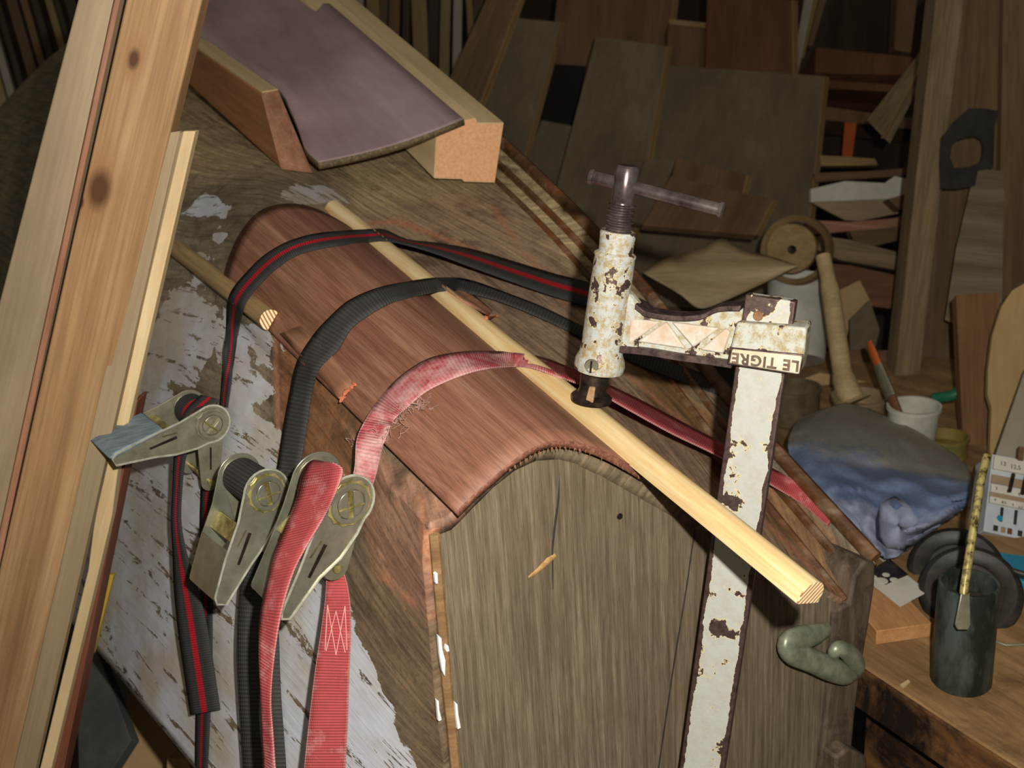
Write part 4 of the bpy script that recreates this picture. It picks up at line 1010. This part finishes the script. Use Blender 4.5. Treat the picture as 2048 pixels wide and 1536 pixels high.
# post and wall boards
post = board('post', [(1875, -30, 2.02), (1934, -30, 2.02), (1838, 780, 2.02), (1788, 775, 2.02)], .06, M['old_post'], label='rough old upright post left of the hanging saw', cat='post', bevel=.004)
board('wall_plank', [(1925, -30, 2.12), (2012, -30, 2.12), (1990, 830, 2.1), (1830, 820, 2.1)], .02, M['wall_board'], label='wide upright wall plank behind the hanging saw', cat='plank')
board('wall_plank', [(2008, -30, 2.1), (2180, -30, 2.1), (2160, 830, 2.08), (1992, 830, 2.08)], .02, M['wall_board'], label='upright wall plank at the right edge above the pale curved piece', cat='plank')
saw = empty('hand_saw', W(1950, 330, 1.985), 'old hand saw with dark handle hanging on the wall plank', 'saw')
outer = [(1882, 276), (1906, 244), (1938, 216), (1970, 217), (1999, 222), (1990, 250), (1988, 300), (1987, 336), (1956, 342), (1950, 372), (1915, 378), (1881, 378), (1879, 330)]
inn = [(1903, 292), (1916, 280), (1935, 274), (1950, 272), (1962, 278), (1966, 290), (1966, 306), (1962, 322), (1952, 328), (1938, 334), (1922, 336), (1908, 336), (1900, 316)]
m_ = MB()
for k in range(len(outer)):
    k2 = (k + 1) % len(outer)
    m_.prism([W(*outer[k], 1.98), W(*outer[k2], 1.98), W(*inn[k2], 1.98), W(*inn[k], 1.98)], RAY(1940, 300) * .022)
m_.build('handle', plain('black_handle', '1d1a17', '2f2a25', 40, .45), saw, bevel=0, smooth=0)
poly('blade', [(1950, 336, 1.99), (2010, 342, 1.99), (2003, 690, 1.99), (1890, 640, 1.99), (1912, 500, 1.99)], .002, wood('rusty_blade', '5e5040', '8c7c64', '75674f', along=3, across=30, seed=33, rough=.5), saw)

# ------------------------------------------------------------------ bench
ZB = W(1920, 1378, 1.15).z
PB = (Vector((0, 0, ZB)), ZV)
def bp(x, y, h=0):
    return onp(x, y, (Vector((0, 0, ZB + h)), ZV))
def bd(x, y, h=0): return proj(bp(x, y, h))[2]
bench = empty('workbench', bp(1800, 1300), 'worn workbench with dark front edge at the lower right', 'workbench')
tp = [bp(*q) for q in ((1702, 1316), (1722, 1329), (1934, 1468), (2048, 1540), (2300, 1700), (2500, 900), (1950, 720), (1480, 690), (1560, 900))]
MB().prism(tp, -ZV * .03).build('bench_top', M['bench'], bench, frame(bp(1800, 1300), bp(2048, 1540) - bp(1722, 1329), ZV.cross(bp(2048, 1540) - bp(1722, 1329))), bevel=.002)
fa = [bp(1700, 1315), bp(2300, 1700)]
fdir = (bp(2048, 1540) - bp(1722, 1329)).normalized(); fn = fdir.cross(ZV); fn = fn if fn.dot(CAM - tp[1]) > 0 else -fn
MB().prism([bp(1690, 1308) + fn * .004 - ZV * .002, bp(1722, 1329) + fn * .004 + fdir * .6 - ZV * .002, bp(1722, 1329) + fn * .004 + fdir * .6 - ZV * .055, bp(1690, 1308) + fn * .004 - ZV * .055], -fn * .03).build('front_rail', M['bench_front'], bench, frame(bp(1722, 1329), fdir, -ZV), bevel=.002)
MB().prism([bp(1700, 1316) - fn * .03 - ZV * .056, bp(1722, 1329) + fdir * .6 - fn * .03 - ZV * .056, bp(1722, 1329) + fdir * .6 - fn * .03 - ZV * ZB, bp(1700, 1316) - fn * .03 - ZV * ZB], -fn * .03).build('side_panel', M['bench_front'], bench, frame(bp(1722, 1329), fdir, -ZV))
# painted can with rod
cc = bp(1921, 1362); rc = 58 / F * proj(cc)[2]
hcan = .08
while proj(cc + ZV * hcan)[1] > 1166: hcan += .001
can = MB().lathe(cc, ZV, [(0, rc * .94), (.003, rc), (hcan - .002, rc * .97), (hcan, rc * .95), (hcan, rc * .86), (.006, rc * .84)], 40).build('can', M['can'], None, bevel=0)
tag(can, 'dark paint-stained metal can on the workbench', 'can')
MB().lathe(cc, ZV, [(hcan * .8, rc * .84), (hcan * .8, .0001)], 32, cap=False).build('contents', M['black_rubber'], can)
rod = empty('stirring_rod', W(1950, 1150, 1.1), 'paint-spattered yellowish rod leaning over the dark can', 'rod')
MB().tube(smooth_path([W(1974, 912, 1.13), W(1962, 960, 1.115), W(1948, 1050, 1.10), W(1930, 1165, 1.085), W(1928, 1190, 1.082)], 5), .0042, 12).build('shaft', M['stick'], rod)
poly('blade', [(1922, 1186, 1.08), (1940, 1186, 1.08), (1942, 1250, 1.083), (1936, 1260, 1.084), (1916, 1260, 1.084), (1910, 1250, 1.083)], .002, M['steel_dull'], rod)
# dark reel: two dished discs on a hub
reel = empty('reel', bp(1930, 1250), 'dark round reel with two dished discs lying behind the can', 'reel')
def disc(name, x, y, d, r, ax):
    o = W(x, y, d)
    MB().lathe(o, ax, [(0, r * .25), (.002, r * .55), (-.001, r * .62), (.003, r * .7), (.005, r * .86), (.0, r * .97), (-.006, r), (-.012, r * .96), (-.014, r * .8)], 48).build(name, M['black_rubber'], reel)
axr = (CAM - W(1935, 1160, 1.3)).normalized() + ZV * .55; axr.normalize()
disc('disc', 1941, 1182, 1.28, .0575, axr); disc('disc', 1912, 1140, 1.36, .058, axr)
MB().tube([W(1941, 1182, 1.285), W(1912, 1140, 1.36)], .02, 20).build('hub', M['black_rubber'], reel)
MB().tube([W(1960, 1118, 1.3), W(2020, 1140, 1.28), W(2060, 1152, 1.27)], .0035, 10).build('cable', M['black_rubber'], reel)
# drill index box
FB = [(1985, 908), (2110, 930), (2096, 1090), (1967, 1062)]
dbx = [bd(1967, 1064)] ; dz_ = dbx[0]
bx = board('drill_box', [(1985, 908, dz_ + .02), (2110, 930, dz_ + .02), (2096, 1090, dz_ - .02), (1967, 1062, dz_ - .02)], .05, plain('box_grey', 'a9b0b4', 'c2c6c6', 20, .5), label='pale drill index box with printed size numbers on the workbench', cat='box', bevel=.001)
def bxp(u, v, o=0.0):
    a, b_, c_, d_ = [W(*q) for q in ((1985, 908, dz_ + .02), (2110, 930, dz_ + .02), (2096, 1090, dz_ - .02), (1967, 1062, dz_ - .02))]
    p = a.lerp(b_, u).lerp(d_.lerp(c_, u), v); n = (b_ - a).cross(d_ - a).normalized(); n = n if n.dot(CAM - a) > 0 else -n
    return p + n * o
def bxr(name, u0, u1, v0, v1, o, th, m):
    P = [bxp(u0, v0, o), bxp(u1, v0, o), bxp(u1, v1, o), bxp(u0, v1, o)]
    n = (bxp(.5, .5, 0) - bxp(.5, .5, 1)).normalized()
    return MB().prism(P, n * th).build(name, m, bx, bevel=0)
for v0, v1 in ((.03, .20), (.40, .50), (.56, .64)): bxr('tier', 0.02, 1, v0, v1, .004, .004, M['paper'])
tanp = plain('box_tan', '8e765c', 'a48a6c', 30, .6)
for v0, v1 in ((.27, .38), (.50, .56)): bxr('groove', .02, 1, v0, v1, .002, .002, tanp)
dk = M['black_rubber']
def text(body, p, xd, nrm, size, m, parent, name='lettering'):
    c_ = bpy.data.curves.new(name, 'FONT'); c_.body = body; c_.size = size; c_.extrude = .0002; c_.align_x = 'CENTER'; c_.align_y = 'CENTER'
    o = bpy.data.objects.new(name, c_); COL.objects.link(o); bpy.context.view_layer.update()
    lm = bpy.data.meshes.new_from_object(o.evaluated_get(bpy.context.evaluated_depsgraph_get())); bpy.data.objects.remove(o)
    lm.materials.clear(); lm.materials.append(m)
    o = bpy.data.objects.new(name, lm); COL.objects.link(o)
    x = xd.normalized(); z = nrm.normalized(); x = (x - z * x.dot(z)).normalized(); y = z.cross(x)
    mm = Matrix((x, y, z)).transposed().to_4x4(); mm.translation = p; o.matrix_world = mm; par(o, parent); return o
nrb = (bxp(.5, .5, 1) - bxp(.5, .5, 0)).normalized(); xb = bxp(1, 0) - bxp(0, 0)
for t_x, u, v, sz in (('13', .16, .12, .0085), ('12,5', .36, .135, .0085), ('12', .58, .15, .0085), ('3', .10, .45, .006), ('8', .28, .46, .006), ('5', .46, .47, .006), ('8', .62, .48, .006),
                      ('9', .10, .6, .005), ('8.5', .24, .61, .005), ('9', .38, .62, .005), ('4.5', .5, .63, .005), ('4', .62, .64, .005)):
    text(t_x, bxp(u, v, .0046), xb, nrb, sz, dk, bx)
for u in (.22, .44): bxr('slot', u, u + .045, .66, .84, .001, .001, dk)
for u, m_2 in ((.14, dk), (.26, tanp), (.36, M['red_bg']), (.52, dk), (.62, M['red_bg'])): bxr('slot', u, u + .07, .90, .97, .001, .001, m_2)
MB().lathe(bxp(.22, .80, .001), nrb, [(0, .004), (.0008, .0038)], 20).build('dot', M['teal'], bx)
for u in (.27, .47): MB().tube([bxp(u + .05, .24, .008), bxp(u, .48, .011)], .0026, 10).build('drill_bit', M['dark'], bx)
bxr('clip', .38, .46, -.14, .04, .006, .006, M['brown_bg'])
# teal piece, wood block, sandpaper
tag(MB().prism([bp(*q, .001) for q in ((1990, 1120), (2060, 1130), (2080, 1185), (2040, 1180))], ZV * .012).build('plastic_case', M['teal'], bevel=.001), 'teal plastic case beneath the drill index box', 'case')
blk = [bp(1752, 1290), bp(1862, 1274)]; up_ = ZV * .018; bdv = (blk[1] - blk[0]); bn = ZV.cross(bdv).normalized(); bn = bn if bn.dot(CAM - blk[0]) < 0 else -bn
MB().prism([blk[0], blk[1], blk[1] + bn * .09, blk[0] + bn * .09], up_).build('wood_block', M['block'], None, frame(blk[0], bn, bdv), bevel=.001)
tag(bpy.data.objects['wood_block'], 'flat offcut block of light wood on the bench left of the can', 'block')
hb_ = .0185
tag(MB().prism([bp(*q, hb_) for q in ((1738, 1165), (1775, 1122), (1856, 1184), (1800, 1214))], ZV * .0012).build('sandpaper', M['paper'], bevel=0), 'pale sheet of sandpaper on the wood block', 'sandpaper')
tag(MB().prism([bp(*q, hb_ + .0015) for q in ((1742, 1142), (1778, 1118), (1816, 1150), (1770, 1170))], ZV * .0012).build('sandpaper', M['dark'], bevel=0), 'dark sheet of sandpaper with pale holes', 'sandpaper')
for x_, y_, r_ in ((1763, 1162, .0075), (1788, 1160, .005), (1772, 1150, .0045)):
    o = MB().lathe(bp(x_, y_, hb_ + .0028), ZV, [(0, r_), (.0005, r_)], 20).build('pale_hole', M['paper'], bpy.data.objects['sandpaper.001'])
MB().tube([bp(1988, 1282, .004), bp(2012, 1290, .004), bp(2060, 1288, .004)], .0014, 8).build('wire', M['steel'])
tag(bpy.data.objects['wire'], 'bright bent wire on the bench right of the can', 'wire')
tag(MB().prism([bp(*q, .0004) for q in ((1800, 1372), (1816, 1362), (1820, 1366), (1806, 1378))], ZV * .002).build('wood_chip', M['pine'], bevel=0), 'small pale wood chip near the bench front', 'chip')

# blue cloth
rows = [[(1600, 838), (1650, 820), (1700, 810), (1760, 830), (1840, 868), (1925, 925)],
        [(1582, 868), (1640, 866), (1710, 872), (1780, 898), (1850, 930), (1942, 957)],
        [(1577, 905), (1630, 920), (1700, 935), (1770, 955), (1850, 978), (1938, 990)],
        [(1592, 960), (1650, 975), (1710, 990), (1770, 1012), (1850, 1032), (1925, 1016)],
        [(1650, 1020), (1690, 1035), (1730, 1048), (1775, 1062), (1830, 1066), (1890, 1040)],
        [(1735, 1098), (1750, 1106), (1765, 1114), (1790, 1116), (1815, 1098), (1850, 1066)]]
kk = [.95, .90, .885, .90, .94, .985]
G = [[W(x, y, min(bd(x, y + 20), 1.9) * k_) for x, y in r] for r, k_ in zip(rows, kk)]
NU, NV = 60, 60; vs = []
for i in range(NU + 1):
    row = [crom([G[a_][c_] for a_ in range(6)], i / NU * 5) for c_ in range(6)]
    for j in range(NV + 1):
        p = crom(row, j / NV * 5); u, v = i / NU, j / NV
        f_ = .014 * noise.noise(Vector((u * 3 + 5, v * 3, 0))) * 2 + .045 * (.3 - abs(noise.noise(Vector((u * 5 + v * 3, v * 3 - u * 2, 3))))) + .009 * (.3 - abs(noise.noise(Vector((u * 9, v * 8 + u * 3, 7))))) + .012 * sin(u * 9 + v * 5 + 3 * noise.noise(Vector((u * 2, v * 2, 9)))) * (u * .8 + .1)
        vs.append(p + (CAM - p).normalized() * f_)
fs = [[i * (NV + 1) + j, i * (NV + 1) + j + 1, (i + 1) * (NV + 1) + j + 1, (i + 1) * (NV + 1) + j] for i in range(NU) for j in range(NV)]
b = NB('blue_cloth'); tcu = b.N('ShaderNodeUVMap'); spx = b.N('ShaderNodeSeparateXYZ'); b.L(tcu.outputs[0], spx.inputs[0])
n_ = b.noise(b.coord(scale=(10,) * 3), 1, 5, .6); n2_ = b.noise(b.coord(scale=(200,) * 3), 1, 3, .6)
st1 = b.math('SINE', b.math('ADD', b.math('MULTIPLY', spx.outputs[0], 17), b.math('MULTIPLY', n_, 3)))
cz = b.mix(b.ramp(st1, [(.35, 0.0), (.65, 1.0)]), '64738f', '8b90a0'); ub = b.math('ADD', spx.outputs[0], b.math('MULTIPLY', b.math('SUBTRACT', n_, .5), .5)); c = b.ramp(ub, [(.0, '8a8474'), (.28, '8f8b80'), (.36, '6b7790'), (.58, '5f6e8c'), (.66, '8a90a2'), (1, '8d93a6')]); c = b.mix(.4, c, b.ramp(n2_, [(.3, .6), (.7, 1.1)]), 'MULTIPLY')
M['denim'] = b.fin(c, .85, n2_, .3, 0, .15)
cl = mesh('cloth', vs, fs, M['denim'], None, uvs=[(i / NU, j / NV) for i in range(NU + 1) for j in range(NV + 1)], smooth=80, fixn=False)
s_ = cl.modifiers.new('s', 'SOLIDIFY'); s_.thickness = .003
CB = BVHTree.FromPolygons(vs, fs)
def con(x, y, o=.002):
    loc, _, _, dist = CB.ray_cast(CAM, RAY(x, y))
    return CAM + RAY(x, y) * (dist - o) if loc is not None else None
hemm = plain('cloth_hem', 'a8a28e', 'bdb7a4', 60, .85)
for pth in ([(1655, 842), (1690, 885), (1714, 888), (1781, 926), (1821, 942)], [(1685, 958), (1705, 968), (1722, 974), (1748, 990), (1768, 998), (1789, 993), (1821, 1009), (1835, 1034), (1848, 1057)], [(1610, 925), (1640, 905), (1664, 955)], [(1700, 1070), (1740, 1050), (1760, 1040)]):
    dn_ = []
    for (xa, ya), (xb, yb) in zip(pth, pth[1:]): dn_ += [(xa + (xb - xa) * k_ / 8, ya + (yb - ya) * k_ / 8) for k_ in range(8)]
    pp_ = [con(*q, .0005) for q in dn_]; pp_ = [q for q in pp_ if q is not None]
    if len(pp_) > 2: MB().tube(pp_, .0017, 8).build('hem', hemm, cl)
fo_ = [(1762, 1008), (1790, 994), (1818, 1012), (1834, 1036), (1848, 1060), (1824, 1088), (1806, 1100), (1775, 1094), (1756, 1076), (1754, 1040)]
fp_ = [con(*q, .012) or W(*q, bd(*q)) for q in fo_]; cen = sum(fp_, Vector()) / len(fp_) - RAY(1800, 1050) * .03
fv = []; ff = []
for k in range(5):
    for q in fp_: fv.append(q.lerp(cen, k / 4) - RAY(1800, 1050) * .006 * sin(pi * k / 4))
nf = len(fp_)
for k in range(4):
    for i in range(nf): ff.append([k * nf + i, k * nf + (i + 1) % nf, (k + 1) * nf + (i + 1) % nf, (k + 1) * nf + i])
fl_ = mesh('folded_flap', fv, ff, plain('flap_cloth', '7f879a', '9aa0b0', 30, .85), cl, smooth=180, fixn=False)
fl_.modifiers.new('s', 'SOLIDIFY').thickness = .002
tag(cl, 'crumpled blue and grey cloth on the workbench', 'cloth')
tag(MB().prism([bp(*q, .0005) for q in ((1745, 1106), (1772, 1128), (1812, 1104), (1815, 1092), (1780, 1108))], ZV * .001).build('paper_scrap', M['paper'], bevel=0), 'white paper scrap sticking out below the blue cloth', 'paper')

# tubs and jars behind the cloth
def pot(name, x, y, rpx, toppx, m, label, cat, taper=.86, inside=None, rim=True):
    c_ = bp(x, y); d_ = proj(c_)[2]; r_ = rpx / F * d_; h_ = .02
    while proj(c_ + ZV * h_)[1] > toppx: h_ += .002
    pr = [(0, r_ * taper * .95), (.002, r_ * taper), (h_ - .006, r_ * .97)] + ([(h_ - .006, r_ * 1.04), (h_, r_ * 1.04)] if rim else [(h_, r_)]) + [(h_, r_ * .93), (h_ * .5, r_ * .85), (h_ * .5, .0001)]
    o = MB().lathe(c_, ZV, pr, 36, cap=False).build(name, m, None); tag(o, label, cat)
    return o, c_, h_, r_
cup, cc2, hc2, rc2 = pot('cup', 1822, 906, 50, 812, M['tub'], 'white plastic cup holding a paint brush, behind the cloth', 'cup')
pot('tub', 1716, 852, 52, 792, plain('tan_tub', '7d6a4c', '94805c', 20, .5), 'brown-rimmed tub with a mallet handle standing over it', 'tub', taper=.95)
pot('jar', 1590, 842, 48, 775, M['brown_glass'], 'dusty brown jar behind the clamp bar', 'jar', taper=1)
pot('tin', 1890, 912, 42, 872, plain('green_yellow_tin', '7e6a30', '4a5a3a', 6, .5, lo=.45, hi=.55), 'flat tin with yellow and green side, beside the white cup', 'tin', taper=1)
br = empty('paint_brush', W(1775, 750, 1.68), 'paint brush with orange handle end standing in the white cup', 'brush')
MB().tube([W(1738, 684, 1.72), W(1746, 705, 1.715), W(1756, 730, 1.71)], [.007, .009, .009], 10, flat=.5).build('handle', M['orange_bg'], br)
MB().tube([W(1756, 730, 1.71), W(1770, 765, 1.70), W(1782, 795, 1.69)], [.010, .012, .013], 10, flat=.5).build('ferrule', M['steel_dull'], br)
MB().tube([W(1782, 795, 1.69), W(1796, 835, 1.68)], [.012, .014], 10, flat=.5).build('bristles', M['red_bg'], br)
ml = empty('mallet', W(1680, 650, 1.85), 'pale wooden handle of a round mallet standing in the brown tub', 'mallet')
MB().tube(smooth_path([W(1646, 512, 1.9), W(1660, 580, 1.88), W(1675, 680, 1.85), W(1688, 760, 1.83), W(1708, 806, 1.82)], 4), [.013] * 4 + [.016] * 8 + [.02] * 4 + [.03], 16).build('handle', wood('handle_wood', 'a28a62', 'c4ab80', 'b39a70', along=3, across=40, seed=35), ml)
# tall white tub and round wooden wheel with curved sheet
tub = MB(); p0 = W(1592, 720, 2.05); p1 = W(1600, 560, 2.08)
tag(tub.lathe(p0, p1 - p0, [(0, .052), ((p1 - p0).length, .06), ((p1 - p0).length, .056), (.02, .048), (.02, .001)], 36).build('bucket', M['tub']), 'white plastic bucket half hidden behind the clamp bar', 'bucket')
wh = empty('wooden_wheel', W(1587, 495, 1.98), 'round wooden wheel with a centre hole above the white bucket', 'wheel')
wax = (CAM - W(1587, 495, 1.98)).normalized() + Vector((-.25, 0, .1))
whm = wood('wheel_wood', '77603f', '9c8258', '8a7049', along=8, across=20, seed=36, rough=.75)
MB().lathe(W(1582, 497, 1.96), wax, [(0, .001), (0, .0435), (-.008, .0445), (-.012, .0445)], 48, cap=False).build('disc', whm, wh)
MB().lathe(W(1592, 500, 2.0), wax, [(0, .052), (.012, .062), (-.02, .064), (-.03, .055)], 48, cap=False).build('rim', whm, wh)
MB().lathe(W(1584, 499, 1.957), wax, [(0, .0), (.003, .006), (.001, .0075), (-.002, .0075)], 20, cap=False).build('hub_pin', M['dark'], wh)
cs = [(1282, 543, 1.92), (1323, 520, 1.93), (1370, 505, 1.94), (1408, 494, 1.95), (1445, 477, 1.96), (1490, 500, 1.95), (1543, 513, 1.94), (1596, 531, 1.93)]
cb = [(1357, 583, 1.88), (1372, 597, 1.88), (1388, 611, 1.88), (1402, 616, 1.88), (1424, 612, 1.885), (1480, 588, 1.90), (1543, 559, 1.91), (1596, 534, 1.925)]
vs = []; A_ = smooth_path([W(*q) for q in cs], 4); B_ = smooth_path([W(*q) for q in cb], 4)
for a_, b_ in zip(A_, B_):
    for e in range(7): vs.append(a_.lerp(b_, e / 6) - RAY(1400, 550) * .012 * sin(pi * e / 6))
fs = [[i * 7 + e, i * 7 + e + 1, (i + 1) * 7 + e + 1, (i + 1) * 7 + e] for i in range(len(A_) - 1) for e in range(6)]
csh = mesh('curved_sheet', vs, fs, wood('curved_wood', '8f7a58', 'b39e7a', 'a28d69', along=3, across=30, seed=37, rough=.7), None, frame(vs[0], vs[-1] - vs[0], ZV), smooth=80, fixn=False)
s_ = csh.modifiers.new('s', 'SOLIDIFY'); s_.thickness = .003
tag(csh, 'curved thin wooden sheet leaning against the round wooden wheel', 'wood sheet')
# standing boards at the right edge
board('plank', [(1912, 590, 1.80), (2000, 584, 1.80), (1992, 960, 1.7), (1930, 960, 1.7)], .02, wood('brown_plank', '6a4a2f', '8e6a46', '7c5939', along=3, across=40, seed=38), label='short brown plank standing on the bench right of the post', cat='plank', bevel=.001)
poly('curved_plywood', [(2140, 556, 1.7), (2060, 560, 1.7), (2025, 580, 1.7), (2003, 612, 1.7), (1985, 670, 1.69), (1976, 740, 1.68), (1975, 790, 1.67), (1983, 815, 1.66), (1980, 900, 1.64), (1990, 950, 1.63), (2140, 950, 1.63)], .012, wood('pale_ply', 'a08355', 'b8996a', 'ac8f60', along=2, across=12, seed=39, rough=.7, pores=.1),
     label='pale plywood piece with a curved outline at the right edge', cat='plywood', gx=((2060, 600, 1.7), (2050, 900, 1.65)))
board('panel', [(2052, 735, 1.6), (2150, 740, 1.6), (2120, 930, 1.52), (1990, 915, 1.52)], .01, plain('grey_card', '8c836c', '9c9480', 9, .8), label='grey card panel standing behind the drill index box', cat='panel')
MB().tube(smooth_path([W(1868, 796, 1.8), W(1900, 792, 1.78), W(1930, 780, 1.77)], 4), .009, 12).build('hose', M['green'])
tag(bpy.data.objects['hose'], 'green hose behind the white cup', 'hose')

# pile of boards and paper left of the post
pile = [
    ([(1636, 310), (1750, 317), (1756, 330), (1640, 332)], 'edge_bg', 'top pale stick of the pile left of the post', 'stick', 2.62, .03),
    ([(1628, 346), (1740, 342), (1846, 333), (1848, 349), (1740, 356), (1630, 364)], 'brown_bg', 'long thin strip across the pile left of the post', 'stick', 2.58, .03),
    ([(1622, 378), (1690, 362), (1770, 366), (1790, 352), (1846, 364), (1840, 384), (1775, 398), (1622, 404)], 'paper', 'white curled paper in the pile left of the post', 'paper', 2.54, .02),
    ([(1622, 404), (1790, 398), (1806, 425), (1720, 442), (1690, 440)], 'tan', 'beige thin sheet under the white paper of the pile', 'sheet', 2.50, .01),
    ([(1776, 398), (1838, 380), (1842, 412), (1800, 420)], 'brown_bg', 'brown rolled offcut at the right of the pile', 'offcut', 2.46, .05),
    ([(1616, 440), (1700, 444), (1790, 436), (1838, 424), (1836, 446), (1790, 456), (1700, 462), (1616, 470)], 'veneer', 'flat board near the middle of the pile left of the post', 'board', 2.42, .03),
    ([(1700, 462), (1830, 450), (1826, 474), (1716, 500)], 'wall_board', 'dark board low in the pile left of the post', 'board', 2.36, .03),
    ([(1640, 470), (1700, 480), (1826, 512), (1822, 545), (1680, 520), (1636, 500)], 'old_post', 'slanting board low in the pile left of the post', 'board', 2.28, .03),
    ([(1640, 525), (1700, 530), (1815, 555), (1806, 620), (1640, 600)], 'red_bg', 'reddish board under the pile left of the post', 'board', 2.22, .03),
    ([(1640, 600), (1720, 560), (1745, 610), (1700, 640), (1690, 700), (1640, 690)], 'card', 'torn cardboard flap beside the mallet handle', 'cardboard', 2.15, .01),
    ([(1700, 640), (1740, 600), (1760, 660), (1750, 700), (1700, 700)], 'olive', 'grey torn piece beside the cardboard flap', 'cardboard', 2.12, .01),
    ([(1690, 700), (1806, 700), (1796, 770), (1680, 780)], 'brown_bg', 'brown box side behind the orange-handled brush', 'box', 2.1, .08),
    ([(1560, 775), (1640, 745), (1800, 776), (1860, 800), (1700, 802)], 'card', 'long pale slat lying behind the white cup', 'slat', 2.0, .02)]
for pts, m_, lab, cat_, d_, th_ in pile:
    poly({'stick': 'stick', 'paper': 'paper_sheet', 'sheet': 'thin_sheet', 'offcut': 'offcut', 'board': 'plank', 'cardboard': 'cardboard', 'box': 'box', 'slat': 'slat'}[cat_], [(x, y, d_) for x, y in pts], th_, M[m_], label=lab, cat=cat_, bevel=.001)
bg('side_board', [(1600, 560, 2.9), (1870, 560, 2.9), (1850, 1215, 2.6), (1560, 1215, 2.6)], M['wall'], 'dark board closing the back of the bench', 'board')
